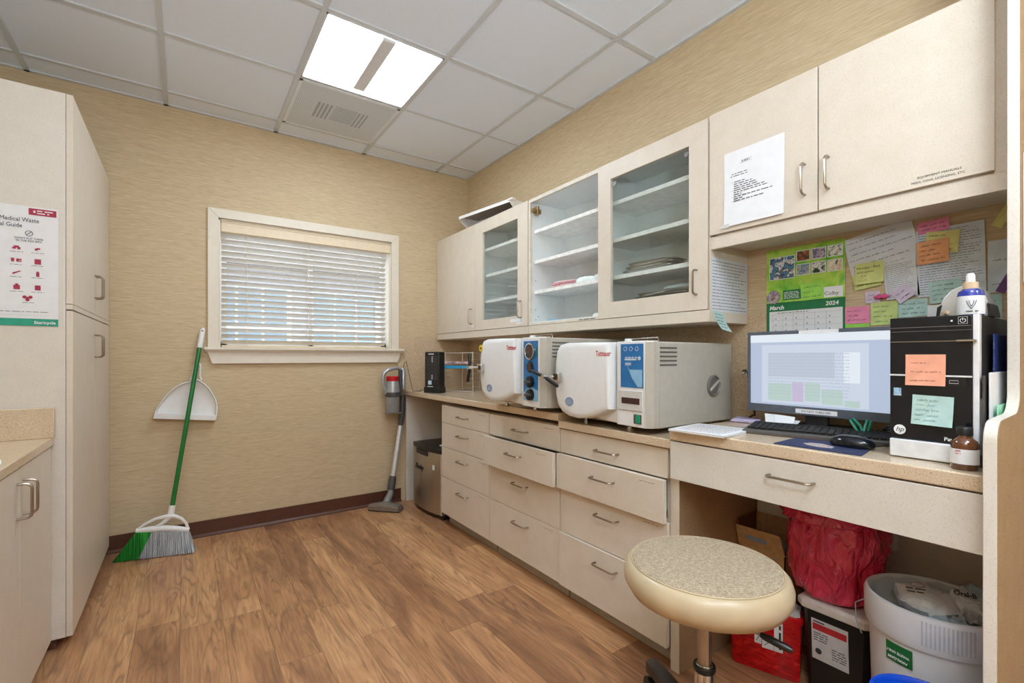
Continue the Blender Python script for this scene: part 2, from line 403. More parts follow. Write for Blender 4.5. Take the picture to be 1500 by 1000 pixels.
MB().box(.196, 1.304, YB+.014, YB+.058, 1.2135, 1.228).build('bottom_rail', BLT, bl, bevel=.003)
mb = MB()
for x in (.333, .725, 1.07):
    mb.tube([(x, YB+.012, 1.22), (x, YB+.012, 1.99)], .0012, 5); mb.tube([(x+.012, YB+.012, 1.22), (x+.012, YB+.012, 1.99)], .0012, 5)
    mb.tube([(x, YB+.061, 1.22), (x, YB+.061, 1.99)], .0012, 5)
mb.build('ladder_cord', mat('cord_beige', (214,200,178), .8), bl)
mb = MB(); mb.tube([(1.20, YB+.006, 1.985), (1.205, YB-.002, 1.34)], .0014, 6); mb.lathe([(.001,0),(.005,-.006),(.006,-.02),(.003,-.03)], (1.205, YB-.002, 1.345), 10)
mb.build('pull_cord', mat('cord_beige', (214,200,178)), bl)
# outside: pavement and the neighbouring building
OUT = mat('stucco_neighbour', (160,160,172), .9)
gr = struct(MB().box(-6, 10, YB+.6, 16, -.5, -.4).build('ground', mat('pavement', (150,150,150), .9)))
nb = thing('neighbour_building', 'pale building with tall divided windows seen through the blind slats', 'building', (1.5, 7.2, -.4))
MB().box(-2.5, 9.0, 7.2, 9.5, -.4, 2.35).build('wall', OUT, nb)
MB().prism([(-2.9, 6.9, 2.35), (-2.9, 9.7, 2.35), (-2.9, 8.3, 3.1)], (12.2,0,0)).build('roof', mat('grey_shingle', (120,112,110), .9), nb)
for x in (.2, 1.45, 3.1, 4.4):
    fw = MB().box(x, x+1.02, 7.16, 7.2, .95, 2.12); f_ = fw.build('window', mat('white_vinyl', (236,238,240)), nb)
    mb = MB()
    for i in range(3):
        for j in range(2): mb.box(x+.06+i*.31, x+.06+i*.31+.28, 7.15, 7.165, 1.0+j*.56, 1.52+j*.56)
    mb.build('pane', mat('far_window_pane', (112,134,152), .2), f_)

# ------------------------------------------------------------------ ceiling fixtures
PAN = emit('lit_diffuser', (231,244,255), LAMP); LFR = mat('fixture_white', (220,224,228), .4, var=.01); LST = mat('fixture_strip_grey', (222,222,224), .5, var=.01)
def fixture(k, j, label, jn=1):
    x0, y1 = G0+k*T, H0-j*T; x1, y0 = x0+T, y1-T
    t = thing('ceiling_light', label, 'ceiling light', ((x0+x1)/2, (y0+y1)/2, ZC), 0, 'recessed ceiling lights')
    mb = MB().box(x0+.012, x1-.012, y0+.012, y0+.02, ZC-.003, ZC+.006).box(x0+.012, x1-.012, y1-.02, y1-.012, ZC-.003, ZC+.006)
    mb.box(x0+.012, x0+.02, y0+.012, y1-.012, ZC-.003, ZC+.006).box(x1-.02, x1-.012, y0+.012, y1-.012, ZC-.003, ZC+.006)
    mb.build('frame', LFR, t)
    MB().box(x0+.02, x1-.02, y0+.02, y1-.02, ZC-.002, ZC+.004).build('diffuser', PAN, t, smooth=False)
    xm = (x0+x1)/2; MB().box(xm-.033, xm+.033, y0+.02, y1-.085, ZC-.022, ZC-.003).build('centre_strip', LST, t, bevel=.004)
fixture(2, 1, 'lit square ceiling light with a grey centre strip beside the perforated vent')
fixture(2, 6, 'added unseen square ceiling light over the middle of the room behind the camera')  # this and the next two are added out of view to even the lighting
fixture(0, 6, 'added unseen square ceiling light near the left wall behind the camera')
fixture(2, 9, 'added unseen square ceiling light at the rear end of the room behind the camera')
x0, y1 = G0+2*T, H0; x1, y0 = x0+T, y1-T
v = thing('ceiling_vent', 'perforated square ceiling air vent between the light and the back wall', 'vent', ((x0+x1)/2, (y0+y1)/2, ZC))
t_ = NT('perforated_metal'); vo = t_.n('ShaderNodeTexVoronoi'); vo.inputs['Scale'].default_value = 105; vo.inputs['Randomness'].default_value = 0
t_.l(t_.coord((1,1,0)), vo.inputs['Vector']); t_.l(t_.ramp(vo.outputs['Distance'], [(.22, (168,172,176)), (.34, (214,220,226))]), t_.b.inputs['Base Color']); t_.b.inputs['Roughness'].default_value = .5
MB().box(x0+.03, x1-.03, y0+.03, y1-.03, ZC-.002, ZC+.004).build('perforated_face', t_.m, v, smooth=False)
mb = MB()
for a, b, c, d in ((x0+.012, x1-.012, y0+.012, y0+.03), (x0+.012, x1-.012, y1-.03, y1-.012), (x0+.012, x0+.03, y0+.012, y1-.012), (x1-.03, x1-.012, y0+.012, y1-.012)): mb.box(a, b, c, d, ZC-.004, ZC+.006)
mb.build('frame', LFR, v, bevel=.001)
vl = mat('vent_louvre_grey', (164,168,172), .6)
mb = MB(); xm, ym = (x0+x1)/2, (y0+y1)/2
for i in range(4): mb.box(xm-.15+i*.024, xm-.15+i*.024+.013, ym-.10, ym+.10, ZC-.003, ZC-.001)
for i in range(3): mb.box(xm+.095+i*.024, xm+.095+i*.024+.011, ym-.10, ym+.10, ZC-.003, ZC-.001)
for i in range(9): mb.box(xm-.05, xm+.088, ym-.10+i*.022, ym-.10+i*.022+.008, ZC-.003, ZC-.001)
mb.build('louvre', vl, v, smooth=False)

# ================================================================== right wall base run
FX = 1.455                        # drawer fronts
CE = 1.44                         # worktop edge
# tan laminate splash panels
struct(MB().box(2.0272, XR, .25, YB-.004, .60, 1.335).build('trim_3', SPL, smooth=False))
mb = MB(); r = .045; pts = [(1.425, YB-.004, .84), (2.027, YB-.004, .84), (2.027, YB-.004, 1.325), (1.425+r, YB-.004, 1.325)] + [(1.425+r-r*math.sin(a), YB-.004, 1.325-r+r*math.cos(a)) for a in (.4, .8, 1.2, 1.57)]
mb.prism(pts, (0,.0038,0)); struct(mb.build('trim_4', SPL, smooth=False))
# white panel against the back wall under the counter end
tag(MB().box(CE+.012, XR-.005, YB-.04, YB-.009, 0, .845).build('end_panel', LAM, origin=(1.72, YB-.02, 0), bevel=.001), 'cream laminate support panel under the far counter end, against the back wall', 'panel')
def worktop(x0, x1, y0, y1, z0, z1, label, name='worktop'):
    return tag(MB().box(x0, x1, y0, y1, z0, z1).build(name, QTZ, origin=((x0+x1)/2, (y0+y1)/2, z0), bevel=.004), label, 'worktop')
worktop(CE, 2.027, 1.695, YB-.005, .847, .883, 'speckled tan worktop under the far steriliser and the wire rack')
worktop(CE, 2.027, 1.072, 1.693, .816, .850, 'short lower speckled worktop under the near steriliser')
worktop(CE-.005, 2.027, .252, 1.070, .850, .888, 'speckled tan desk top carrying the computer')
SLOT = mat('drawer_interior', (120,104,86), .7)
def drawer_cab(y0, y1, ztop, opens, label, label_text):
    t = thing('drawer_cabinet', label, 'drawer cabinet', (1.74, (y0+y1)/2, 0), 0, 'drawer cabinets along the right wall')
    zs = [ztop, .70, .537, .33, .078]
    mb = MB().box(FX+.022, 2.025, y0+.001, y0+.019, .078, ztop).box(FX+.022, 2.025, y1-.019, y1-.001, .078, ztop).box(2.0, 2.025, y0, y1, .078, ztop).box(FX+.022, 2.025, y0+.001, y1-.001, .078, .096)
    for z in zs[1:4]: mb.box(FX+.022, FX+.06, y0+.019, y1-.019, z-.009, z+.009)
    mb.box(FX+.022, 1.99, y0+.019, y1-.019, ztop-.016, ztop)
    mb.build('carcass', LAM, t)
    MB().box(1.515, 1.99, y0+.004, y1-.004, 0, .078).build('toe_kick', mat('grey_brown_toe_kick', (172,164,154), .5), t)
    for i in range(4):
        o = opens[i]; a, b = zs[i+1]+.0015, zs[i]-.0015
        x = FX-o
        d = MB().box(x, x+.020, y0+.0018, y1-.0018, a, b).build('drawer', LAM, t, bevel=.0012)
        if o > .01:
            MB().box(x+.02, FX+.3, y0+.03, y0+.042, a+.03, b-.03).box(x+.02, FX+.3, y1-.042, y1-.03, a+.03, b-.03).box(x+.02, FX+.3, y0+.03, y1-.03, a+.03, a+.038).build('drawer_box', WHT, d)
        pull((x, (y0+y1)/2, b-.060), (0,1,0), (-1,0,0), .122, NICK, d)
        fr = FR((x-.0002, (y0+y1)/2, b), (0,-1,0))
        if label_text[i]:
            mb = MB(); words(mb, fr, *label_text[i], .005, 0); mb.build('drawer_label', mat('faded_label', (150,142,130)), d, smooth=False)
    return t
Lb = (.19, .26, -.022)
drawer_cab(2.326, 2.945, .822, (0,0,0,0), 'four-drawer cabinet beside the small fridge, all drawers shut', [Lb, Lb, Lb, Lb])
drawer_cab(1.696, 2.324, .822, (0,.045,0,0), 'middle four-drawer cabinet with its second drawer pulled out', [Lb, Lb, None, Lb])
drawer_cab(1.090, 1.694, .812, (0,.026,0,.008), 'four-drawer cabinet beside the desk kneehole, second drawer ajar', [None, Lb, Lb, None])
tag(MB().box(FX+.012, 2.025, 1.052, 1.0885, 0, .814).build('support_panel', LAM, origin=(1.74, 1.07, 0), bevel=.001), 'cream upright panel between the drawers and the desk kneehole', 'panel')
TAN = speck('shaded_tan_laminate', (158,130,98), (170,142,108), (140,112,84), 160, .6, .5)  # tan laminate with the shade on these faces mixed into its darker colour
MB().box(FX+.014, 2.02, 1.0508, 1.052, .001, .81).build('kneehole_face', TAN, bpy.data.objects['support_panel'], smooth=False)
struct(MB().box(2.0274, XR, .25, 1.05, .001, .598).build('trim_5', LAMW, smooth=False))
# desk drawer unit
t = thing('desk_apron_cabinet', 'wide shallow desk drawer with one handle under the computer', 'desk cabinet', (1.7, .65, .71))
df = MB().box(1.437, 1.457, .2535, 1.068, .712, .846).build('drawer_front', LAMW, t, bevel=.0015)
MB().box(1.458, 1.95, .262, .282, .715, .846).box(1.458, 1.95, 1.030, 1.049, .715, .846).box(1.93, 1.95, .28, 1.03, .715, .846).box(1.458, 1.95, .28, 1.03, .715, .727).build('drawer_box', LAM, t)
pull((1.437, .655, .797), (0,1,0), (-1,0,0), .122, NICK, df)
# shaped end partition
r = .035
def arc(cx, cz, r, a0, a1, n=6): return [(cx+r*math.cos(a0+(a1-a0)*i/n), cz+r*math.sin(a0+(a1-a0)*i/n)) for i in range(n+1)]
out = [(2.026, 0), (1.393, 0)] + arc(1.393+.045, 1.012-.045, .045, PI, PI/2) + arc(1.628-.05, 1.016+.05, .05, -PI/2, 0) + [(1.628, 2.62), (2.026, 2.62)]
mb = MB().prism([(x, .2285, z) for x, z in out], (0,.0215,0))
pt = tag(mb.build('end_partition', LAMW, origin=(1.7, .24, 0), bevel=.0015, smooth=True), 'tall cream end panel with a curved step down to desk height, right of the computer', 'panel')
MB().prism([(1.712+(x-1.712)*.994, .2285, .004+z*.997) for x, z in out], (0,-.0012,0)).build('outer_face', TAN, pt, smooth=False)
# something white with rounded corners fixed to the partition
tag(MB().box(1.648, 1.80, .2205, .2272, 1.325, 1.64).build('wall_plate', WHT, origin=(1.72, .225, 1.48), bevel=.006, seg=3), 'white rounded plate fixed to the near face of the tall end panel', 'plate')
# raceway on the wall under the desk
tag(MB().box(1.992, 2.0268, .57, 1.045, .485, .552).build('cable_raceway', WHT, origin=(2.01, .8, .52), bevel=.003), 'white cable raceway on the wall under the desk', 'raceway')

# ================================================================== right wall upper cabinets
UX = 1.737; ZB, ZT = 1.345, 2.117
def shell(y0, y1, zb, zt, t, inner=None, shelves=(), m=MEL, x0=None, valz=None):
    x0 = x0 or UX+.021
    mb = MB().box(x0, 2.028, y0+.0005, y0+.018, zb, zt).box(x0, 2.028, y1-.018, y1-.0005, zb, zt).box(x0, 2.028, y0, y1, zt-.018, zt).box(x0, 2.028, y0, y1, zb, zb+.018).box(2.018, 2.028, y0, y1, zb, zt)
    if inner: mb.box(x0, 2.018, inner-.009, inner+.009, zb, zt)
    mb.build('carcass', m, t)
    for z in shelves:
        MB().box(x0+.012, 2.018, y0+.019, y1-.019, z-.010, z+.010).build('shelf', mat('shelf_white', (238,238,236), .35, var=.01), t, bevel=.001)
def glassdoor(y0, y1, gy0, gy1, gz0, gz1, t):
    mb = MB(); z0, z1 = ZB-.002, ZT
    mb.box(UX, UX+.02, y0, gy0, z0, z1).box(UX, UX+.02, gy1, y1, z0, z1).box(UX, UX+.02, gy0, gy1, z0, gz0).box(UX, UX+.02, gy0, gy1, gz1, z1)
    d = mb.build('door', LAM, t, bevel=.001)
    MB().box(UX+.010, UX+.014, gy0-.004, gy1+.004, gz0-.004, gz1+.004).build('glass_pane', GLS, d, smooth=False)
    return d
tA = thing('wall_cabinet', 'upper wall cabinet in the far corner with one solid door and one glass door', 'wall cabinet', (1.88, 2.965, 1.293), 0, 'upper wall cabinets')
shell(2.327, YB-.005, ZB, ZT, tA, 2.972, ())
MB().box(UX+.033, 2.018, 2.346, 2.962, 1.905, 1.925).build('shelf', mat('shelf_white', (238,238,236)), tA)
MB().box(UX+.033, 2.018, 2.346, 2.962, 1.72, 1.74).build('shelf', mat('shelf_white', (238,238,236)), tA)
MB().box(UX+.033, 2.018, 2.346, 2.962, 1.535, 1.555).build('shelf', mat('shelf_white', (238,238,236)), tA)
MB().box(UX+.003, 2.027, 2.327, YB-.005, 1.293, ZB-.004).build('light_rail', LAM, tA, bevel=.001)
MB().box(UX+.0035, 2.027, 2.3275, YB-.005, ZT, ZT+.002).build('top', SPL, tA)
dA = MB().box(UX, UX+.02, 2.974, YB-.007, ZB-.002, ZT).build('door', LAM, tA, bevel=.001)
pull((UX, 3.02, 1.449), (0,0,1), (-1,0,0), .108, NICK, dA)
mb = MB(); fr = FR((UX-.0002, 3.02, 1.37), (0,-1,0)); plate(mb, fr, -.02, .03, 0, .014, 0, .0006); mb.build('door_label', WPAP, dA, smooth=False)
dB = glassdoor(2.331, 2.970, 2.438, 2.868, 1.412, 2.032, tA)
pull((UX, 2.401, 1.450), (0,0,1), (-1,0,0), .104, NICK, dB)
mb = MB(); fr = FR((UX-.0002, 2.40, 1.36), (0,-1,0)); plate(mb, fr, -.12, .02, .014, .034, 0, .0006); plate(mb, fr, -.05, .02, -.002, .010, 0, .0006); mb.build('door_label', WPAP, dB, smooth=False)
mb = MB()
for z in (2.0, 2.01): mb.cyl((UX-.001, 2.445+.4*(z > 2.005), 2.0), (UX+.006, 2.445+.4*(z > 2.005), 2.0), .012, 16)
tB = thing('wall_cabinet', 'upper wall cabinet with an open shelved left half and a glass door on the right', 'wall cabinet', (1.88, 1.72, 1.293), 0, 'upper wall cabinets')
shell(1.107, 2.325, ZB, ZT, tB, 1.729, (1.920, 1.733, 1.547))
MB().box(UX+.003, 2.027, 1.107, 2.325, 1.293, ZB-.004).build('light_rail', LAM, tB, bevel=.001)
MB().box(UX+.003, 2.0275, 1.1045, 1.1065, 1.293, ZT).build('side_panel', LAM, tB)
MB().box(UX+.004, UX+.0205, 2.309, 2.325, ZB, ZT).box(UX+.004, UX+.0205, 1.7285, 2.309, ZT-.02, ZT).box(UX+.004, UX+.0205, 1.7285, 2.309, ZB-.002, ZB+.012).build('front_edge', EDGE, tB)
dC = glassdoor(1.112, 1.727, 1.198, 1.642, 1.422, 2.034, tB)
pull((UX, 1.160, 1.458), (0,0,1), (-1,0,0), .100, NICK, dC)
for y, z in ((1.215, 2.008), (1.622, 2.008)): MB().cyl((UX+.008, y, z), (UX+.0145, y, z), .011, 14).build('glass_clip', GREYP, dC)
mb = MB().box(UX+.024, UX+.075, 2.288, 2.3065, 2.035, 2.06).cyl((UX+.05, 2.3065, 2.047), (UX+.05, 2.285, 2.047), .017, 14).box(UX-.002, UX+.03, 2.276, 2.292, 2.038, 2.056).box(UX+.03, UX+.045, 2.27, 2.30, 2.02, 2.074)
mb.build('hinge', mat('brass_hinge', (176,150,104), .35, 1), tB, bevel=.002)
for z in (1.44, 1.40, 1.62, 1.38): MB().cyl((UX+.045+.01*(z*100 % 3), 2.3068, z), (UX+.045+.01*(z*100 % 3), 2.3058, z), .003, 8).build('pin_hole', INK, tB)
mb = MB(); words(mb, FR((UX+.0035, 1.87, ZB+.002), (0,-1,0)), 0, .12, 0, .010, .0002); mb.build('shelf_label', GREYP, tB, smooth=False)
# right-hand high cabinet
tC = thing('wall_cabinet', 'shorter upper wall cabinet with two solid doors above the computer', 'wall cabinet', (1.88, .68, 1.583), 0, 'upper wall cabinets')
shell(.2515, 1.1035, 1.632, ZT, tC, None, (), LAM)
MB().box(UX+.010, UX+.028, .2515, 1.1035, 1.583, 1.632).box(UX+.028, 2.0275, .2515, 1.1035, 1.612, 1.632).build('light_rail', LAM, tC, bevel=.001)
MB().box(UX+.010, UX+.0205, .2515, .292, 1.632, ZT+.01).build('filler_strip', LAM, tC)
d1 = MB().box(UX, UX+.02, .709, 1.102, 1.638, ZT+.004).build('door', LAM, tC, bevel=.001); pull((UX, .747, 1.754), (0,0,1), (-1,0,0), .104, NICK, d1)
d2 = MB().box(UX, UX+.02, .289, .705, 1.638, ZT+.004).build('door', LAM, tC, bevel=.001); pull((UX, .675, 1.754), (0,0,1), (-1,0,0), .104, NICK, d2)
text('EQUIPMENT MANUALS', .0088, FR((UX-.0004, .400, 1.662), (0,-1,0)), INK, d2, 'CENTER', sx=1.05)
text('MSDS, OSHA, LICENSING, ETC', .0088, FR((UX-.0004, .403, 1.649), (0,-1,0)), INK, d2, 'CENTER', sx=.98)
# inverted light tray on top
t = thing('light_tray', 'upturned white metal light housing lying on top of the far wall cabinet', 'light housing', (1.75, 2.80, ZT+.002))
P0, P1 = Vector((1.712, 2.49, 0)), Vector((1.672, 3.10, 0)); D = (P1-P0); Nn = Vector((D.y, -D.x, 0)).normalized()
z0 = ZT+.0025
mb = MB(); wd = Nn*.17; za, zb = 2.165, 2.19
def tp(s, q, z): p = P0 + D*s + wd*q; return (p.x, p.y, z)
mb.prism([tp(0,0,za), tp(1,0,zb), tp(1,1,zb), tp(0,1,za)], (0,0,.004))
mb.prism([tp(0,0,za+.004), tp(1,0,zb+.004), tp(1,0,zb-.018), tp(0,0,za-.018)], Nn*.003)
mb.prism([tp(0,1,za+.004), tp(1,1,zb+.004), tp(1,1,z0), tp(0,1,z0)], Nn*-.003)
mb.prism([tp(0,0,za), tp(0,1,za), tp(0,1,z0), tp(0,.16,z0), tp(0,.0,za-.018)], D.normalized()*.003)
mb.prism([tp(1,0,zb), tp(1,1,zb), tp(1,1,z0), tp(1,.4,z0), tp(1,.0,zb-.018)], D.normalized()*-.003)
mb.build('housing', WHT, t, bevel=.001)
mb = MB(); mb.prism([tp(.04,.06,za-.001), tp(.97,.06,zb-.001), tp(.97,.94,zb-.001), tp(.04,.94,za-.001)], (0,0,-.003)); mb.build('inner_plate', mat('tray_grey', (150,142,136), .35), t)
mb = MB(); mb.prism([tp(.03,-.03,za-.008), tp(.03,.25,za-.008), tp(-.04,.2,za-.006), tp(-.045,.0,za-.006)], (0,0,.012)); mb.build('end_cap', WHT, t, bevel=.004)
# ------------------------------------------------------------------ things on the shelves
def packet(x, y, z, w, d, h, rz, m, label, group, name='packet', cat='packet', sag=0):
    mb = MB(); c, s_ = math.cos(rz), math.sin(rz)
    rings_ = []
    for q, zz in ((.9, 0), (1, .25), (1, .75), (.9, 1)):
        ring = []
        for k in range(20):
            a = 2*PI*k/20; ca, sa = math.cos(a), math.sin(a); e = .35
            px = w/2*q*math.copysign(abs(ca)**e, ca); py = d/2*q*math.copysign(abs(sa)**e, sa)
            zz2 = zz*h*(1 + .25*math.sin(3*a+x*50)*(zz > .3))
            ring.append((x+px*c-py*s_, y+px*s_+py*c, z+zz2))
        rings_.append(ring)
    mb.rings(rings_); return tag(mb.build(name, m, origin=(x, y, z)), label, cat, group)
zs3 = 1.5575
pk = mat('pink_pouch', (206,140,148), .5, var=.2, nscale=90); pk2 = mat('pink_pouch_pale', (236,210,210), .5, var=.12, nscale=90)
for i in range(4):
    packet(1.865+.004*(i % 2), 2.10-.008*i, zs3+i*.0095, .12, .26-.02*i, .0088, .07*(i-1), (pk, pk2, pk, pk2)[i], ('dark pink instrument pouch at the bottom of the pouch stack', 'pale pink instrument pouch, second from the bottom of the stack', 'dark pink instrument pouch, second from the top of the stack', 'pale pink instrument pouch on top of the stack')[i], 'pink pouches on the open shelf', 'instrument_pouch', 'pouch')
packet(1.85, 1.90, zs3, .11, .14, .028, .3, mat('white_pouch', (226,236,234), .4), 'crumpled white pouch beside the stack of pink pouches', None, 'instrument_pouch', 'pouch')
packet(1.86, 1.80, zs3, .10, .085, .030, -.2, mat('white_pouch', (226,236,234)), 'crumpled white pouch at the right end of the open shelf', None, 'instrument_pouch', 'pouch')
packet(1.86, 2.20, ZB+.0185, .09, .10, .012, .2, mat('pale_blue_wrap', (120,172,206), .5), 'folded pale blue wrap at the far end of the cabinet floor', None, 'folded_wrap', 'wrap')
packet(1.87, 1.81, ZB+.0185, .09, .12, .02, -.1, mat('white_pouch', (226,236,234)), 'white folded gauze on the open cabinet floor', None, 'folded_gauze', 'gauze')
packet(1.86, 2.05, ZB+.0185, .09, .14, .007, 0, mat('pale_grey_wrap', (206,216,220), .5), 'flat pale grey packet on the open cabinet floor', None)
def tray(x, y, z, w, d, rz, label, m=STEEL):
    mb = MB(); c, s_ = math.cos(rz), math.sin(rz)
    def ring(q, zz):
        r_ = []
        for k in range(28):
            a = 2*PI*k/28; ca, sa = math.cos(a), math.sin(a); e = .4
            px = w/2*q*math.copysign(abs(ca)**e, ca); py = d/2*q*math.copysign(abs(sa)**e, sa); r_.append((x+px*c-py*s_, y+px*s_+py*c, z+zz))
        return r_
    mb.rings([ring(.86,0), ring(.94,.012), ring(1,.013), ring(1,.0145), ring(.93,.0135), ring(.85,.0015)])
    return tag(mb.build('steel_tray', m, origin=(x, y, z)), label, 'tray', 'steel trays behind the glass door')
pos = ('lowest', 'second from the bottom', 'third from the bottom', 'third from the top', 'second from the top', 'topmost')
for i in range(6): tray(1.855+.006*(i % 2), 1.42-.006*i, ZB+.0186+i*.0150, .17-.004*i, .40-.02*i, (.0,.05,-.06,.03,-.05,.08)[i], 'steel instrument tray, %s in the pile on the glass cabinet floor' % pos[i])
packet(1.84, 1.30, ZB+.0186+.0905, .10, .15, .016, .2, clear_plastic('clear_bag', (226,234,236), .55, .15), 'crumpled clear plastic bag on the pile of steel trays', None, 'plastic_bag', 'bag')
for i in range(3): tray(1.85, 1.47-.01*i, zs3+.0001+i*.0150, .15, .30-.02*i, .04*i, 'shallow steel tray, %s of the three on the lowest shelf behind the glass door' % ('bottom', 'middle', 'top')[i])

# ================================================================== left cabinets
TX = -.366; YN = 2.527
t = thing('tall_cabinet', 'tall cream cupboard with four doors in the far left corner', 'cupboard', (-.68, 3.07, 0))
MB().box(XL+.004, TX-.021, YN, YN+.02, .045, 2.187).box(XL+.004, TX-.021, 3.588, 3.606, .045, 2.187).box(XL+.004, TX-.021, YN+.02, 3.588, 2.167, 2.187).box(XL+.004, TX-.021, YN+.02, 3.588, .045, .065).box(XL+.004, XL+.02, YN, 3.606, .045, 2.187).box(XL+.02, TX-.021, YN+.02, 3.588, 1.335, 1.365).box(XL+.02, TX-.021, 3.09, 3.108, .065, 2.16).build('carcass', LAMW, t)
MB().box(XL+.01, TX-.05, YN+.02, 3.60, 0, .045).build('toe_kick', mat('brown_toe_kick', (96,60,44), .5), t)
MB().box(TX-.020, TX, YN, 3.604, 1.3375, 1.357).build('divider_rail', LAM, t)
for (a, b, hy) in ((YN, 3.097, 3.070), (3.100, 3.604, 3.122)):
    for (z0_, z1_, hz) in ((.045, 1.332, 1.203), (1.359, 2.187, 1.494)):
        d = MB().box(TX-.020, TX, a, b, z0_, z1_).build('door', LAM, t, bevel=.001)
        pull((TX, hy, hz), (0,0,1), (1,0,0), .108, NICK, d)
BX = -.428
t = thing('base_cabinet', 'cream base cabinet at the left edge, in front of the tall cupboard', 'cabinet', (-.7, 2.1, 0))
MB().box(XL+.004, BX-.021, 1.26, YN-.002, .045, .805).build('carcass', LAM, t)
MB().box(XL+.01, BX-.05, 1.27, YN-.01, 0, .045).build('toe_kick', mat('brown_toe_kick', (96,60,44)), t)
for a, b, hy in ((2.103, YN-.002, 2.135), (1.68, 2.100, 2.068), (1.262, 1.677, 1.30)):
    d = MB().box(BX-.020, BX, a, b, .045, .800).build('door', LAM, t, bevel=.001); pull((BX, hy, .700), (0,0,1), (1,0,0), .108, NICK, d, proj=.034)
t = thing('worktop', 'speckled tan worktop with an upstand at the left edge beside the tall cupboard', 'worktop', (-.70, 1.9, .806))
MB().box(XL+.004, BX+.008, 1.25, YN-.002, .806, .836).build('slab', QTZ, t, bevel=.003)
MB().box(XL+.022, BX+.011, YN-.02, YN-.002, .836, .953).box(XL+.004, XL+.022, 1.25, YN-.002, .836, .953).build('upstand', QTZ, t, bevel=.002)
packet(-.47, 1.985, .8365, .05, .09, .012, .3, mat('white_pouch', (226,236,234)), 'small white folded tissue on the left worktop at the edge of the photo', None, 'folded_tissue', 'tissue')
# poster
fr = FR((-.80, YN-.0012, 1.268), (1,0,0))
t = thing('poster', 'white medical waste guide poster with a crimson tag and teal foot on the tall cupboard', 'poster', (-.60, YN-.002, 1.268))
mb = MB(); sheet(mb, fr, .393, .455, 0, .002); mb.build('sheet', WPAP, t)
CRM = mat('crimson_print', (170,50,76), .7); TEAL = mat('teal_print', (44,156,130), .7); DPR = mat('dark_print', (60,60,70), .7)
W_ = .393
mb = MB(); plate(mb, fr, W_-.083, W_-.006, .424, .449, .003, .0034); mb.build('crimson_tag', CRM, t, smooth=False)
mb = MB(); plate(mb, fr, 0, W_-.0005, 0, .0275, .003, .0034); mb.build('teal_band', TEAL, t, smooth=False)
text('Stericycle', .0155, fr.at(W_-.008, .008, .0036), WPAP, t, 'RIGHT', bold=.0004)
text('Medical Waste', .0225, fr.at(W_-.054, .395, .0032), DPR, t, 'RIGHT', sx=.79)
mb = MB(); words(mb, fr, W_-.060, W_-.014, .439, .007, .0036); words(mb, fr, W_-.060, W_-.026, .430, .007, .0036); plate(mb, fr, W_-.070, W_-.064, .433, .441, .0036, .0039); mb.build('tag_print', WPAP, t, smooth=False)
text('Disposal Guide', .0225, fr.at(W_-.100, .372, .0032), DPR, t, 'RIGHT', sx=.79)
text("DON'T PUT THESE\nIN THE RED BAG", .0095, fr.at(W_-.082, .329, .0032), DPR, t, 'CENTER')
mb = MB(); mb.tube([fr.p(W_-.082+.010*math.cos(a*PI/8), .352+.010*math.sin(a*PI/8), .0035) for a in range(16)], .0009, 5, True); mb.tube([fr.p(W_-.089, .345, .0035), fr.p(W_-.075, .359, .0035)], .0009, 5); mb.build('prohibition_sign', DPR, t)
mw = MB(); XA, XB = W_-.115, W_-.058
def R_(mb, a, b, w, h): return plate(mb, fr, a-w/2, a+w/2, b-h/2, b+h/2, .0031, .0034)
def pic(parts, poly=None, discs=()):
    mb = MB()
    for q in parts: R_(mb, *q)
    for pl in (poly or ()): mb.prism([fr.p(x, y, .0031) for x, y in pl], fr.N*.0003)
    for x, y, r_ in discs: disc(mb, fr, x, y, r_, .0031, .0034, 12)
    mb.build('pictogram', CRM, t, smooth=False)
z = .295; pic([(XA-.007, z-.003, .010, .006), (XA-.001, z+.003, .014, .007), (XA+.006, z-.003, .008, .009)]); pic([(XB-.004, z-.002, .008, .008), (XB+.002, z+.001, .009, .006)])
z = .246; pic([], [[(XA-.016, z+.008), (XA-.006, z+.008), (XA-.007, z-.006), (XA-.014, z-.006)]]); pic([(XA+.006, z+.004, .014, .005), (XA+.002, z, .006, .004), (XA+.006, z-.003, .014, .004)]); pic([(XB, z, .018, .020)])
z = .200; pic([], [[(XA-.012, z-.006), (XA-.008, z-.006), (XA+.012, z+.006), (XA+.009, z+.008), (XA-.011, z-.001)]]); pic([(XB, z-.003, .009, .017), (XB, z+.006, .005, .006)])
z = .147; pic([(XA, z-.002, .017, .016), (XA, z+.008, .008, .007)]); pic([(XB, z-.002, .016, .017), (XB, z+.007, .015, .003)])
z = .105; pic([], None, [(W_-.086, z-.006, .006), (W_-.094, z+.004, .006), (W_-.078, z+.004, .006), (W_-.086, z+.001, .004)])
for z in (.278, .229, .183, .128):
    for xx in (XA, XB): words(mw, fr, xx-.018, xx+.018, z, .004, .0031)
words(mw, fr, W_-.10, W_-.068, .087, .004, .0031); words(mw, fr, .02, W_-.03, .052, .005, .0031); plate(mw, fr, .02, W_-.03, .040, .0404, .0031, .0033); plate(mw, fr, W_-.168, W_-.1676, .08, .37, .0031, .0033)
mw.build('small_print', mat('grey_print', (150,150,158), .8), t, smooth=False)

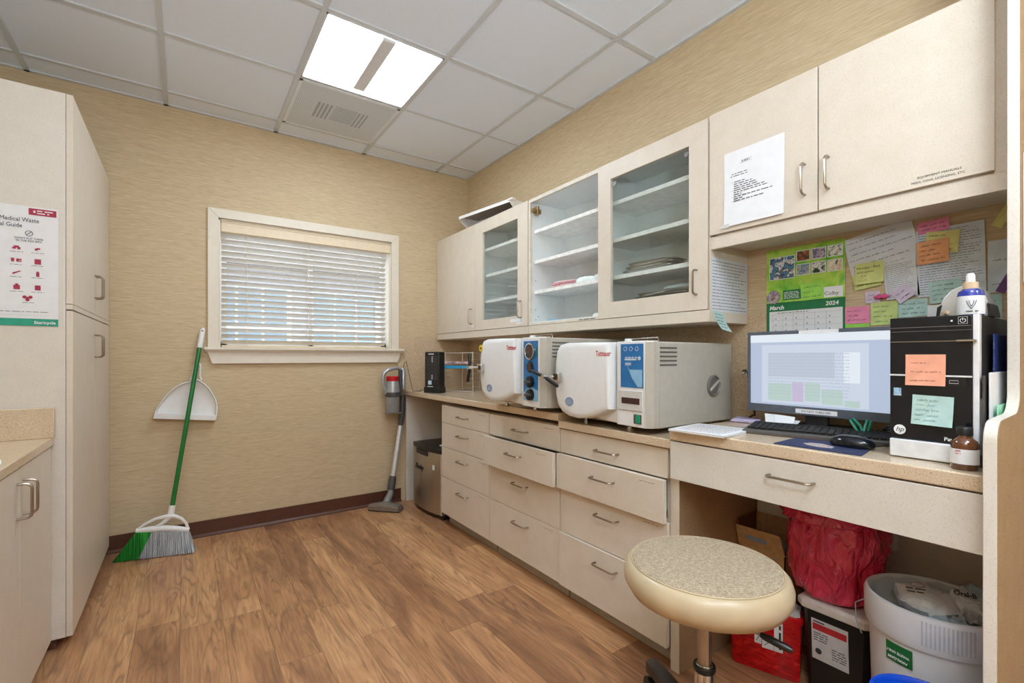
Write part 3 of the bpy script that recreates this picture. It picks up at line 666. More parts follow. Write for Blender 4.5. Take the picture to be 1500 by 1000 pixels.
# ================================================================== sterilisers
ACW = mat('steriliser_white', (232,235,237), .28, var=.008); ACB = mat('steriliser_taupe', (182,177,166), .42, var=.02); BLUEP = mat('blue_membrane', (36,112,176), .35, var=.06); LBLUE = mat('light_blue_print', (140,190,224), .4); RED = mat('red_print', (190,44,52), .5)
def autoclave(off, label, digital):
    O = Vector(off)
    t = thing('steriliser', label, 'steriliser', Vector((1.72, 1.41, .85))+O, 0, 'table-top sterilisers')
    def P(x, y, z): return (x+O.x, y+O.y, z+O.z)
    def bx(mb, a, b, c, d, e, f): return mb.box(a+O.x, b+O.x, c+O.y, d+O.y, e+O.z, f+O.z)
    mb = MB(); bx(mb, 1.475, 1.975, 1.147, 1.672, .875, 1.208); body = mb.build('body', ACB, t, bevel=.006)
    # lower front apron behind the door
    mb = MB().prism([P(1.475,1.33,.878), P(1.475,1.665,.905), P(1.475,1.665,1.0), P(1.475,1.33,1.0)], (-.022,0,0)); mb.build('front_apron', ACW, t, bevel=.003)
    # control column with slanted sides
    col = [P(1.4751,1.323,.878), P(1.432,1.318,.878), P(1.424,1.172,.878), P(1.452,1.150,.878), P(1.4751,1.148,.878)]
    mb = MB().prism(col, (0,0,.333)); cc = mb.build('control_column', ACW, t, bevel=.003)
    mb = MB(); mb.prism([P(1.4235,1.1665,.885), P(1.4235,1.1668,1.206), P(1.4515,1.1488,1.206), P(1.4515,1.1488,.885)], (-.0012,-.0012,0)).prism([P(1.4515,1.1492,.880), P(1.4515,1.1492,1.2085), P(1.474,1.1472,1.2085), P(1.474,1.1472,.880)], (-.0002,-.0014,0)); mb.build('side_bevel', ACB, t)
    mb = MB(); bx(mb, 1.462, 1.474, 1.3235, 1.336, .882, 1.205); mb.build('hinge_gap', DGREY, t)
    mb = MB(); bx(mb, 1.452, 1.462, 1.3235, 1.334, 1.06, 1.10); mb.build('hinge', GREYP, t)
    # door
    O_ = [(1.335,1.209), (1.47,1.212), (1.60,1.212), (1.638,1.203), (1.658,1.175), (1.669,1.12), (1.672,1.06), (1.668,.98), (1.652,.93), (1.62,.90), (1.57,.884), (1.52,.881), (1.46,.888), (1.40,.907), (1.36,.924), (1.335,.936)]
    cy, cz = 1.49, 1.05; rg = []
    for x, q in ((1.458,1), (1.416,1), (1.405,.985), (1.400,.95), (1.3975,.85), (1.397,.5)):
        rg.append([P(x, cy+(y-cy)*q, cz+(z-cz)*q) for y, z in O_])
    dr = MB().rings(rg).build('door', ACW, t)
    fr = FR(P(1.3970, 1.402, 1.153), (0,-1,0)); text('Tuttnauer', .031, fr, RED, dr, bold=.0005, sx=.66)
    fr = FR(P(1.3975, 1.565, .952), (0,-1,0)); mb = MB(); disc(mb, fr, 0, 0, .027, 0, .0012, rb=.020); bd = mb.build('badge', mat('badge_blue_grey', (150,166,190), .3), dr)
    mb = MB(); mb.tube([fr.p(.022*math.cos(k*PI/10), .0155*math.sin(k*PI/10), .0015) for k in range(20)], .0008, 5, True); mb.build('badge_ring', mat('badge_ring_blue', (84,110,160), .3), dr)
    # lever lock
    mb = MB(); bx(mb, 1.376, 1.4, 1.618, 1.655, 1.038, 1.078); lk = mb.build('lock_bracket', CHROME, t, bevel=.002)
    mb = MB(); bx(mb, 1.3745, 1.3765, 1.626, 1.648, 1.046, 1.070); mb.build('lock_recess', mat('dark_brass', (92,72,52), .3, .6), lk)
    J = Vector(P(1.333, 1.662, 1.060)); mb = MB().cyl(P(1.39,1.645,1.060), J, .006, 12).cyl(J-Vector((.012,0,0)), J+Vector((.012,0,0)), .011, 16); mb.build('lock_bolt', CHROME, t)
    ends = (((0, .095, .026), (.01, -.082, -.040)) if digital else ((0, .006, .078), (0, .022, -.078)))
    for e in ends:
        e = Vector(e); MB().tube([J+e*.12, J+e*.16, J+e*.9, J+e], [.004, .0085, .0085, .0065], 12).build('grip', BLK, t)
    # vents, knob, feet
    for i in range(5):
        z = 1.184-i*.0165; mb = MB(); bx(mb, 1.482, 1.585, 1.1455, 1.1475, z-.0034, z+.0034); mb.build('vent_slot', mat('slot_shadow_grey', (96,92,86), .6), body)
    if digital:
        mb = MB().lathe([(.046,0), (.046,.006), (.040,.010), (.036,.004), (0,.003)], P(1.833,1.147,1.028), 32, ax=(0,-1,0)); kn = mb.build('round_knob', mat('steriliser_knob_grey', (112,108,102), .45), t)
        mb = MB().obox(P(1.803,1.136,1.004), (.066,0,.042), (.008*-.5,0,.008), (0,.010,0)); mb.build('knob_bar', ACB, kn, bevel=.002)
    for (x, y) in ((1.53,1.335), (1.535,1.60), (1.93,1.22), (1.93,1.60)):
        MB().cyl(P(x,y,.8503), P(x,y,.8755), .007, 12).cyl(P(x,y,.8503), P(x,y,.858), .014, 16).build('foot', CHROME, t)
    mb = MB().tube([P(1.50,1.33,1.209), P(1.50,1.33,1.222), P(1.50,1.17,1.224), P(1.50,1.165,1.209)], .0022, 6); mb.build('top_rail', CHROME, t)
    mb = MB(); bx(mb, 1.482, 1.505, 1.30, 1.322, 1.208, 1.224); mb.build('top_clip', ACW, t, bevel=.002)
    # control face frame
    F = FR(P(1.4315, 1.315, .878), (-.008,-.146,0)); WF = .146
    if digital:
        mb = MB(); plate(mb, F, .020, .138, .152, .322, 0, .0012); pn = mb.build('control_panel', BLUEP, t)
        mb = MB()
        mb.prism([F.p(.052,.245,.0013), F.p(.066,.222,.0013), F.p(.133,.222,.0013), F.p(.133,.156,.0013), F.p(.110,.156,.0013), F.p(.080,.190,.0013)], F.N*.0004); mb.build('panel_sweep', LBLUE, pn)
        mb = MB()
        for i in range(3): mb.tube([F.p(.045+.03*i+.008*math.cos(k*PI/6), .303+.008*math.sin(k*PI/6), .0015) for k in range(12)], .0006, 4, True)
        for k in range(4): plate(mb, F, .045+.017*k, .056+.017*k, .268, .271, .0013, .0017)
        mb.build('panel_icons', WPAP, pn)
        mb = MB(); disc(mb, F, .118, .266, .0075, .0013, .002); plate(mb, F, .042, .104, .258, .2655, .0013, .0017); mb.build('display', mat('display_grey', (190,206,216), .3), pn)
        text('0000', .016, F.at(.044, .238, .0014), WPAP, pn)
        mb = MB(); plate(mb, F, .010, .136, .062, .140, 0, .004); pr = mb.build('printer_door', mat('printer_grey', (206,206,202), .4), t, bevel=.002)
        mb = MB(); plate(mb, F, .028, .122, .088, .112, .004, .0045); mb.build('printer_slot', mat('dark_red_brown', (66,40,38), .3), pr)
        mb = MB(); plate(mb, F, .090, .128, .014, .050, 0, .002); sw = mb.build('switch_bezel', DGREY, t)
        mb = MB(); plate(mb, F, .103, .124, .017, .047, .002, .006); mb.build('power_switch', mat('green_switch', (24,150,110), .3), sw, bevel=.002)
    else:
        mb = MB(); plate(mb, F, .012, .136, .030, .315, 0, .0012); pn = mb.build('control_panel', BLUEP, t)
        mb = MB(); mb.prism([F.p(.012,.030,.0013), F.p(.136,.030,.0013), F.p(.136,.080,.0013), F.p(.09,.095,.0013), F.p(.04,.085,.0013), F.p(.012,.06,.0013)], F.N*.0004); mb.build('panel_sweep', LBLUE, pn)
        mb = MB().lathe([(.040,0), (.040,.008), (.034,.009), (.033,.005), (0,.005)], F.p(.072,.265,.001), 28, ax=F.N); g = mb.build('gauge', CHROME, t)
        mb = MB(); disc(mb, F, .072, .265, .032, .006, .0075); mb.build('gauge_face', mat('gauge_face_dark', (70,60,56), .2), g)
        mb = MB(); mb.tube([F.p(.060,.255,.0085), F.p(.088,.28,.0085)], .0012, 5); mb.build('needle', RED, g)
        mb = MB(); disc(mb, F, .074, .19, .026, .001, .006); k_ = mb.build('rocker_bezel', BLK, t)
        mb = MB(); plate(mb, F, .064, .084, .172, .208, .006, .010); mb.build('rocker_switch', mat('dark_red_brown', (66,40,38)), k_, bevel=.002)
        for z, pa in ((.120, .5), (.058, -.2)):
            mb = MB().lathe([(.028,0), (.026,.016), (.022,.018), (0,.018)], F.p(.078, z, .001), 24, ax=F.N); kn = mb.build('dial_knob', BLK, t)
            mb = MB().obox(F.p(.078-.024, z-.005, .018), F.X*.048, F.Y*.010, F.N*.010); mb.build('knob_bar', DGREY, kn, bevel=.002)
        mb = MB(); plate(mb, F, .118, .134, .235, .285, .0013, .0018); mb.build('panel_lamp', mat('dark_green_lamp', (20,96,100), .3), pn)
    if not digital:
        fr = FR(P(1.397, 1.652, 1.165), (0,-1,0)); mb = MB(); disc(mb, fr, .0, .0, .018, .0, .0012); s_ = mb.build('warning_sticker', mat('yellow_sticker', (236,204,40), .5), dr)
        mb = MB(); mb.prism([fr.p(-.009,-.006,.0013), fr.p(.009,-.006,.0013), fr.p(0,.010,.0013)], fr.N*.0004); mb.build('warning_triangle', INK, dr)
    return t
autoclave((0,0,0), 'large white steriliser with a digital blue keypad, nearest the desk', True)
autoclave((-.07,.555,.033), 'large white steriliser with a round gauge and two dials, left of the digital one', False)

# ================================================================== far counter objects
ZW = .8835
a, b = Vector((1.471,3.261,ZW)), Vector((1.529,3.139,ZW)); ux = (b-a).normalized(); un = Vector((ux.y,-ux.x,0)).normalized()
if un.x > 0: un = -un
t = thing('network_modem', 'tall black modem standing at the far left end of the worktop', 'modem', (a+b)/2 - un*.03)
mb = MB().obox(a, (b-a), -un*.07, (0,0,.305)); bd = mb.build('body', BLK, t, bevel=.006)
mb = MB().obox(a-ux*.006+un*.005, (b-a)+ux*.012, -un*.08, (0,0,.045)); mb.build('base', BLK, t, bevel=.006)
fr = FR(a+un*.0006, ux); wm = (b-a).length
mb = MB(); words(mb, fr, .036, .090, .285, .012, .0002); mb.build('lettering', WPAP, t, smooth=False)
mb = MB()
for i in range(16): plate(mb, fr, .012, wm-.012, .10+i*.011, .1045+i*.011, 0, .0008)
mb.build('vent_grille', DGREY, bd)
mb = MB(); plate(mb, fr, .034, .066, .062, .092, 0, .0008); mb.build('front_label', mat('pale_blue_label', (186,206,222), .5), bd)
mb = MB()
for z in (.268,.256,.244,.232): plate(mb, fr, .068, .078, z-.003, z+.003, 0, .001)
for z in (.13,.118,.106): plate(mb, fr, .066, .076, z-.003, z+.003, 0, .001)
plate(mb, fr, .026, .080, .046, .050, 0, .001); disc(mb, fr, .050, .040, .006, 0, .001, 12)
mb.build('indicator_lamps', WPAP, bd)
# wire rack
A, B = Vector((1.595,3.305,ZW+.002)), Vector((1.782,3.082,ZW+.002)); ux = (B-A).normalized(); un = Vector((-ux.y, ux.x, 0));
if un.x < 0: un = -un
W = (B-A).length; Dp = .16; WIRE = mat('pale_wire', (206,200,190), .3, .5)
t = thing('wire_rack', 'chrome wire file rack on the worktop between the modem and the sterilisers', 'rack', (A+B)/2+un*.1)
def rp(s, d, z): q = A+ux*(W*s)+un*(Dp*d); return (q.x, q.y, q.z+z)
mb = MB()
for s_ in (0, 1):
    mb.tube([rp(s_,0,0), rp(s_,0,.30), rp(s_,1,.30), rp(s_,1,0)], .0034, 6)
mb.build('side_frame', WIRE, t)
mb = MB()
for d in (0,1):
    for z in (.004,.296): mb.tube([rp(0,d,z), rp(1,d,z)], .0022, 6)
mb.tube([rp(.5,1,.0), rp(.5,1,.3)], .0022, 6)
mb.build('cross_wires', WIRE, t)
mb = MB()
for i in range(7):
    z = .03+i*.036
    for s_, e in ((0,.14), (1,.83)): mb.tube([rp(s_,-.02,z), rp(e,-.02,z), rp(e,1,z), rp(s_,1,z)], .0018, 5)
mb.build('tray_wires', WIRE, t)
def rackfolder(z, h, m, nm, label):
    q = MB().obox(rp(-.05,.03,z), ux*(W*.97), un*(Dp*.9), (0,0,h)); c = rp(.5,.5,z); return tag(q.build(nm, m, origin=c, bevel=.002), label, 'folder', 'folders in the wire rack')
rackfolder(.2125, .016, blobs('mauve_folder', [(120,90,110),(206,178,186),(232,214,214)], 18), 'file_folder', 'mauve and white folder lying in the rack slot above the blue one')
rackfolder(.1765, .022, mat('bright_blue_folder', (48,148,196), .5), 'file_folder', 'bright blue folder lying in the wire rack')
# ------------------------------------------------------------------ small fridge
t = thing('mini_fridge', 'small stainless steel fridge under the far end of the counter', 'fridge', (1.7, 3.2, 0))
MB().box(1.50, 1.97, 2.985, 3.435, .012, .47).build('cabinet', BLK, t, bevel=.004)
def fp(z, off=0):
    pts = []
    for i in range(13):
        u = i/12; y = 3.446-u*(3.446-2.985); x = 1.462+.016*u - .034*math.sin(PI*u)**.8; pts.append((x-off, y, z))
    return pts
prof = lambda z, off=0: fp(z, off) + [(1.499, 2.985, z), (1.499, 3.446, z)]
dsteel = brushed('fridge_steel', (204,196,186), .36)
dr = MB().prism(prof(.035), (0,0,.43)).build('door', dsteel, t)
MB().prism(prof(.466, .003), (0,0,.030)).build('top_trim', BLK, dr, bevel=.003)
mb = MB()
for i in range(9): pass
hp_ = fp(.430, .006); mb.prism([hp_[3], hp_[4], hp_[5], hp_[6], hp_[7], hp_[8], (1.45, hp_[8][1], .43), (1.45, hp_[3][1], .43)], (0,0,.036)); mb.build('door_grip', BLK, dr, bevel=.003)
MB().box(1.499, 1.97, 2.985, 3.446, .471, .497).build('top', BLK, t, bevel=.005)
MB().cyl((1.4785,2.992,.036), (1.4785,2.992,.464), .009, 14).build('door_edge', mat('bright_steel', (226,222,216), .3, .7), dr)
MB().prism(prof(.012, -.012), (0,0,.022)).build('plinth', BLK, t)
for x, y in ((1.50,3.0), (1.50,3.42), (1.94,3.0), (1.94,3.42)): MB().cyl((x,y,0), (x,y,.013), .014, 12).build('foot', BLK, t)
text('Danby', .052, FR((1.4345, 3.345, .318), (0,-1,0)), BLK, dr, bold=.001, shear=.3, ext=.003)
mb = MB(); plate(mb, FR((1.452, 3.085, .345), (.02,-.1,0)), 0, .026, 0, .034, -.002, .0015); mb.build('energy_sticker', mat('pale_sticker', (206,222,226), .5), dr)
packet(1.62, 3.10, .4975, .16, .15, .010, .4, WPAP, 'loose white papers lying on top of the small fridge', None, 'paper_bundle', 'papers')
# ------------------------------------------------------------------ stick vacuum
t = thing('stick_vacuum', 'grey and red cordless stick vacuum leaning by the end of the counter', 'vacuum', (1.25, 3.45, 0))
h0 = Vector((1.235,3.44,0)); hx = Vector((.69,-.72,0)).normalized(); hy = Vector((.72,.69,0)).normalized()
def hp(a, b, z): q = h0+hx*a+hy*b; return (q.x, q.y, z)
rg = []
for a_, wy, zz in ((-.128,.034,.028), (-.118,.046,.046), (-.05,.050,.058), (0,.052,.070), (.05,.050,.058), (.118,.046,.046), (.128,.034,.028)):
    rg.append([hp(a_, -wy, .010), hp(a_, -wy, zz*.7), hp(a_, -wy*.5, zz), hp(a_, wy*.5, zz), hp(a_, wy, zz*.7), hp(a_, wy, .010)])
fh = MB().rings(rg).build('floor_head', mat('vacuum_taupe', (138,130,122), .22, .5), t)
MB().obox(hp(-.12,-.043,.001), hx*.24, hy*.086, (0,0,.010)).build('head_sole', BLK, fh)
for a_ in (-.03, .03): MB().cyl(hp(a_-.008,.062,.020), hp(a_+.008,.062,.020), .0195, 16).build('wheel', BLK, fh)
MB().tube([hp(0,.02,.05), hp(0,.04,.075), (1.288,3.478,.11), (1.292,3.484,.14)], [.030,.027,.024,.022], 14).build('swivel_joint', GREYP, t)
MB().tube([(1.292,3.484,.135), (1.306,3.492,.20), (1.314,3.496,.235)], [.028,.029,.025], 16).build('lower_connector', DGREY, t)
MB().tube([(1.314,3.496,.23), (1.392,3.532,.63)], .0195, 18).build('wand', mat('satin_aluminium', (214,214,216), .38, .5), t)
MB().tube([(1.388,3.530,.61), (1.396,3.533,.66), (1.405,3.532,.74), (1.404,3.528,.85)], [.019,.023,.024,.022], 16).build('upper_connector', DGREY, t)
cx, cy = 1.312, 3.50
MB().lathe([(.050,.725), (.053,.73), (.054,.80), (.054,.845)], (cx,cy,0), 28).build('dust_bin', clear_plastic('smoky_clear_bin', (176,174,172), .55, .1), t)
MB().lathe([(.022,.735), (.026,.79), (.034,.843)], (cx,cy,0), 20).build('filter_cone', DGREY, t)
MB().lathe([(.056,.846), (.057,.872), (.055,.88)], (cx,cy,0), 28).build('bin_collar', DGREY, t)
MB().lathe([(.055,.881), (.051,.93), (.046,.965)], (cx,cy,0), 28).build('motor_housing', mat('vacuum_silver', (172,174,176), .28, .5), t)
MB().lathe([(.0465,.966), (.047,.998), (.042,1.003)], (cx,cy,0), 28).build('red_filter_cap', mat('vacuum_red', (186,20,34), .25), t)
MB().box(1.262, 1.37, 3.47, 3.53, .714, .724).box(1.262,1.28,3.475,3.525,.724,.75).build('bin_latch', GREYP, t, bevel=.003)
MB().tube([(1.375,3.505,1.055), (1.34,3.50,1.066), (1.28,3.50,1.052), (1.245,3.50,1.03), (1.236,3.50,.985), (1.244,3.50,.92), (1.256,3.50,.875), (1.285,3.50,.862)], [.013,.014,.015,.015,.0145,.014,.014,.013], 12).build('handle_loop', mat('vacuum_silver', (150,152,154)), t)
MB().lathe([(.018,.895), (.0225,.90), (.0225,1.055), (.017,1.062)], (1.402,3.515,0), 20).build('battery_pack', mat('vacuum_silver', (150,152,154)), t)
MB().box(1.366,1.392,3.49,3.525,.85,1.05).build('handle_spine', DGREY, t, bevel=.004)
mb = MB().tube([(1.396,3.49,1.055), (1.400,3.485,1.10), (1.418,3.49,1.118), (1.436,3.50,1.06), (1.458,3.50,.96), (1.462,3.47,.895), (1.455,3.44,.8865), (1.50,3.40,.8862), (1.53,3.47,.8862), (1.60,3.56,.8862)], .0022, 6)
tag(mb.build('charging_cable', mat('brown_black_cable', (60,36,30), .5), origin=(1.455,3.44,.886)), 'thin dark charging cable from the vacuum battery onto the worktop', 'cable')
# ------------------------------------------------------------------ broom
t = thing('broom', 'green-handled angle broom with grey and green bristles leaning on the back wall', 'broom', (-.15, 3.40, 0))
CL, CR = Vector((-.228,3.435,.150)), Vector((.016,3.395,.118)); BL_, BR_ = Vector((-.330,3.450,.003)), Vector((.050,3.350,.003))
def bristle(u0, u1, name, m):
    rg = []; N = 46
    for q in [0, .3, .65, .95, 1]:
        front = []; back = []
        for i in range(N+1):
            u = u0+(u1-u0)*i/N
            p = (CL.lerp(CR,u)).lerp(BL_.lerp(BR_,u), q)
            th = .016+.012*q + .0035*(1 if i % 2 else -1)*(.4+q)
            zz = .004*((i*7919) % 5)/5*(q > .9)
            front.append(p+Vector((-.25,-1,0)).normalized()*th+Vector((0,0,zz))); back.append(p+Vector((.25,1,0)).normalized()*th+Vector((0,0,zz)))
        rg.append(front+back[::-1])
    return MB().rings(rg).build(name, m, t, smooth=False)
def streak(name, c1, c2):
    q = NT(name); f = q.noise(q.coord((260,20,6)), 1, 3); q.l(q.ramp(f, [(.35,c1),(.62,c2)]), q.b.inputs['Base Color']); q.b.inputs['Roughness'].default_value = .6; return q.m
bristle(0, .30, 'green_bristles', streak('green_bristle', (20,116,40), (84,200,92)))
bristle(.302, 1, 'grey_bristles', streak('grey_bristle', (120,122,126), (196,198,202)))
d = (CR-CL); up = Vector((0,0,1)); ny = Vector((-.16,-1,0)).normalized()
def cp(u, h, o=0): return CL+d*u+up*h+ny*o
mb = MB()
mb.tube([cp(-.01,.004), cp(.25,.012), cp(.5,.016), cp(.75,.012), cp(1.01,.004)], [.014,.018,.018,.018,.014], 12)
mb.tube([cp(.0,.006), cp(.15,.042), cp(.36,.072), cp(.55,.085), cp(.66,.086)], [.008,.008,.009,.012,.014], 10)
mb.tube([cp(1.0,.006), cp(.95,.045), cp(.86,.072), cp(.74,.086), cp(.64,.088)], [.008,.008,.009,.011,.013], 10)
mb.tube([cp(.28,.014), cp(.42,.032), cp(.55,.06), cp(.64,.088)], [.010,.010,.012,.014], 10)
h1, h2 = Vector((-.072,3.418,.205)), Vector((.093,3.583,1.335))
hd = (h2-h1).normalized()
mb.tube([h1, h1+hd*.07], [.019,.0155], 14)
mb.build('head_cap', WHT, t)
MB().tube([h1+hd*.05, h2-hd*.12], .0125, 16).build('handle', GREEN, t)
MB().tube([h2-hd*.13, h2-hd*.10, h2-hd*.01, h2], [.0145,.0155,.0135,.008], 14).build('grip', WHT, t)
MB().cyl(h2-hd*.02+Vector((0,-.0145,0)), h2-hd*.02+Vector((0,.0,0)), .005, 10).build('hang_hole', DGREY, t)
# ------------------------------------------------------------------ dustpan
t = thing('dustpan', 'white plastic dustpan hanging on the back wall behind the broom handle', 'dustpan', (.01, 3.58, .75))
oo = [(-.158,.779), (-.148,.825), (-.122,.876), (-.092,.922), (-.054,.962), (-.018,.986), (.017,.998), (.045,1.012), (.068,1.01), (.096,.987), (.125,.955), (.147,.915), (.165,.872), (.172,.825), (.168,.775), (.161,.742)]
cxz = (.01, .84); yb = 3.606
def rgn(q, y): return [(cxz[0]+(x-cxz[0])*q, y, cxz[1]+(z-cxz[1])*q) for x, z in oo]
MB().rings([rgn(.93,yb), rgn(1,yb-.004), rgn(1,yb-.046), rgn(.965,yb-.046), rgn(.93,yb-.018), rgn(.5,yb-.012)]).build('pan', WHT, t)
MB().prism([(-.156,yb-.047,.777), (.161,yb-.047,.741), (.165,yb-.047,.775), (-.146,yb-.047,.812)], (0,.025,0)).build('lip', WHT, t, bevel=.003)
MB().tube([(.028,yb-.03,1.005), (.038,yb-.03,1.03), (.043,yb-.03,1.065), (.050,yb-.03,1.10), (.064,yb-.03,1.118), (.078,yb-.03,1.10), (.078,yb-.03,1.065), (.076,yb-.03,1.03), (.084,yb-.03,1.002)], .006, 10).build('hang_loop', WHT, t)
tag(MB().tube([(.063,yb+.003,1.108), (.063,yb-.035,1.109), (.063,yb-.044,1.118)], .003, 8).build('wall_hook', NICK, origin=(.063,yb,1.108)), 'small metal hook on the back wall carrying the dustpan', 'hook')

# ================================================================== desk objects
ZD = .8885
MX = 1.85
t = thing('computer_monitor', 'wide computer monitor with a lit appointment screen on the desk', 'monitor', (1.92, .76, ZD))
MB().box(MX, MX+.03, .475, 1.006, .938, 1.247).build('housing', mat('monitor_grey', (88,96,108), .35), t, bevel=.004)
mb = MB().box(MX-.004, MX, .475, 1.006, .938, .968).box(MX-.004, MX, .475, 1.006, 1.234, 1.247).box(MX-.004, MX, .475, .487, .968, 1.234).box(MX-.004, MX, .994, 1.006, .968, 1.234)
mb.build('bezel', mat('monitor_grey', (70,76,86)), t, bevel=.001)
scr = MB().box(MX-.002, MX, .487, .994, .968, 1.234).build('screen', emit('screen_glow', (186,200,224), .62, (30,30,34)), t, smooth=False)
def pane(y0, y1, z0, z1, m, o=.0005): return MB().box(MX-.002-o, MX-.002, y0, y1, z0, z1)
DK = (30,30,34)
E_ = {'window_area': emit('screen_window', (206,216,232), .64, DK), 'green': emit('screen_green', (188,212,204), .62, DK), 'lilac': emit('screen_lilac', (204,190,220), .62, DK), 'white': emit('screen_white', (224,232,240), .68, DK), 'grey': emit('screen_grey', (194,204,220), .62, DK)}
pane(.60,.95,.975,1.195, 0).build('schedule_window', E_['window_area'], scr, smooth=False)
for y0, y1, z0, z1 in ((.84,.925,.985,1.05), (.745,.795,.99,1.055), (.675,.740,.982,1.035), (.625,.67,.978,1.0)): MB().box(MX-.0032, MX-.0025, y0, y1, z0, z1).build('green_block', E_['green'], scr, smooth=False)
MB().box(MX-.0032, MX-.0025, .80, .838, .985, 1.055).build('lilac_block', E_['lilac'], scr, smooth=False)
MB().box(MX-.0032, MX-.0025, .70, .925, 1.075, 1.165).build('grey_block', E_['grey'], scr, smooth=False)
MB().box(MX-.0034, MX-.0025, .625, .672, 1.06, 1.165).build('white_block', E_['white'], scr, smooth=False)
MB().box(MX-.0026, MX-.002, .487, .994, 1.205, 1.234).build('menu_bar', E_['white'], scr, smooth=False)
mb = MB(); fs = FR((MX-.0026, .985, 1.0), (0,-1,0))
for i in range(14): words(mb, fs, .06+.0, .33, .0+.0115*i+.01, .004, .0012)
mb.build('screen_text', emit('screen_text', (184,194,212), .62, DK), scr, smooth=False)
MB().box(MX+.03, MX+.06, .70, .86, 1.0, 1.16).build('rear_mount', BLK, t, bevel=.004)
MB().box(MX+.052, MX+.07, .742, .818, .895, 1.10).build('stand_neck', mat('monitor_grey', (70,76,86)), t, bevel=.003)
MB().box(MX-.03, MX+.13, .66, .90, ZD, ZD+.010).build('stand_base', BLK, t, bevel=.003)
MB().box(MX-.0046, MX-.004, .687, .815, 1.2335, 1.2465).build('white_tape', WPAP, t, smooth=False)
fr = FR((MX-.0041, .826, .944), (0,-1,0)); mb = MB(); plate(mb, fr, 0, .135, 0, .016, 0, .0005); mb.build('paper_label', WPAP, t, smooth=False)
text('DO NOT TURN OFF', .0105, fr.at(.0675,.0045,.0006), INK, t, 'CENTER')
# keyboard
k0 = Vector((1.571,.875,ZD)); kx = Vector((.100,-.382,0)).normalized(); ky = Vector((.382,.100,0)).normalized(); KW, KD = .420, .155
t = thing('keyboard', 'black keyboard on the desk in front of the monitor', 'keyboard', k0)
def kp(a, b, z): return k0+kx*a+ky*b+Vector((0,0,z))
MB().prism([kp(0,0,0), kp(0,0,.012), kp(0,.03,.014), kp(0,KD,.024), kp(0,KD,.004)], kx*KW).build('base', mat('keyboard_charcoal', (88,84,82), .4), t, bevel=.002)
mb = MB()
for rrow in range(6):
    b0_ = .028+rrow*.0195+(.004 if rrow == 5 else 0); zz = .0135+(b0_/KD)*.010
    for ccol in range(21):
        a0_ = .010+ccol*.0191
        if ccol in (15,) or (rrow in (3,) and ccol > 16) : a0_ += .0
        if rrow == 0 and 4 <= ccol <= 8: 
            if ccol > 4: continue
            wk = .0185+.0191*4
        else: wk = .0165
        mb.obox(kp(a0_, b0_, zz-.002), kx*wk, ky*.0165, (0,0,.0075))
mb.build('keycaps', BLK, t, smooth=False)
# mouse pad and mouse
t = thing('mouse_pad', 'navy mouse pad with a faded picture on the desk in front of the keyboard', 'mouse pad', (1.54,.6,ZD))
MB().prism([(1.452,.712,ZD), (1.457,.490,ZD), (1.648,.518,ZD), (1.598,.718,ZD)], (0,0,.0022)).build('pad', mat('navy_fabric', (44,52,88), .8), t)
mb = MB(); fr = FR((1.50,.66,ZD+.0023), (0,-1,0), (1,0,0)); 
mb.prism([fr.p(.0,.02,0), fr.p(.02,.0,0), fr.p(.055,-.01,0), (fr.p(.085,.0,0)), fr.p(.08,.03,0), fr.p(.04,.055,0), fr.p(.01,.045,0)], (0,0,.0003)); mb.build('printed_picture', blobs('pad_print', [(60,70,110),(170,180,204),(196,150,110),(216,216,222)], 90), t, smooth=False)
t = thing('computer_mouse', 'glossy black mouse on the navy mouse pad', 'mouse', (1.575,.552,ZD+.0023))
rg = []; mc = Vector((1.575,.552,ZD+.0025))
for zz, q in ((0,.93), (.006,1), (.016,.97), (.024,.84), (.030,.6), (.033,.25)):
    rg.append([mc+Vector((.033*q*math.cos(2*PI*k/24), .056*q*math.sin(2*PI*k/24)+.004*(1-q), zz)) for k in range(24)])
MB().rings(rg).build('shell', BLKG, t)
MB().cyl((1.572,.523,ZD+.029), (1.578,.523,ZD+.029), .006, 12).build('scroll_wheel', DGREY, t)
tag(MB().tube([(1.60,.508,ZD+.007), (1.625,.50,ZD+.006), (1.65,.497,ZD+.006), (1.662,.485,ZD+.006), (1.666,.470,ZD+.012)], .0018, 6).build('mouse_cable', BLK, origin=(1.63,.5,ZD)), 'thin black cable leaving the mouse towards the computer tower', 'cable')
# computer tower
t = thing('computer_tower', 'black and silver desktop computer tower on the right end of the desk', 'computer', (1.72,.366,ZD))
FXP = 1.53
MB().box(FXP+.02, 1.91, .281, .450, ZD+.004, 1.249).build('case', mat('case_black', (44,42,42), .35, .3), t, bevel=.002)
MB().box(FXP, FXP+.02, .292, .4505, .938, 1.250).build('front_panel', BLKG, t, bevel=.002)
MB().box(FXP-.004, FXP+.02, .280, .4505, ZD+.002, .936).build('silver_foot', mat('silver_plastic', (230,232,236), .28, .1), t, bevel=.003)
MB().box(FXP, FXP+.022, .280, .2915, .937, 1.250).build('silver_edge', mat('silver_plastic', (216,218,222)), t, bevel=.002)
MB().box(FXP-.0015, FXP, .292, .4505, 1.100, 1.104).build('silver_line', mat('silver_plastic', (216,218,222)), t)
MB().box(FXP-.010, FXP, .283, .318, 1.186, 1.190).box(FXP-.0012, FXP, .292, .4505, 1.187, 1.1885).build('eject_bar', CHROME, t)
mb = MB().box(FXP-.0008, FXP, .2925, .450, 1.2235, 1.2245).box(FXP-.0008, FXP, .2925, .450, 1.2135, 1.2142); mb.build('panel_seams', GREYP, t)
fr = FR((FXP-.0003, .4505, ZD), (0,-1,0))
mb = MB(); disc(mb, fr, .021, .072, .0125, 0, .0012); lg = mb.build('round_logo', WPAP, t)
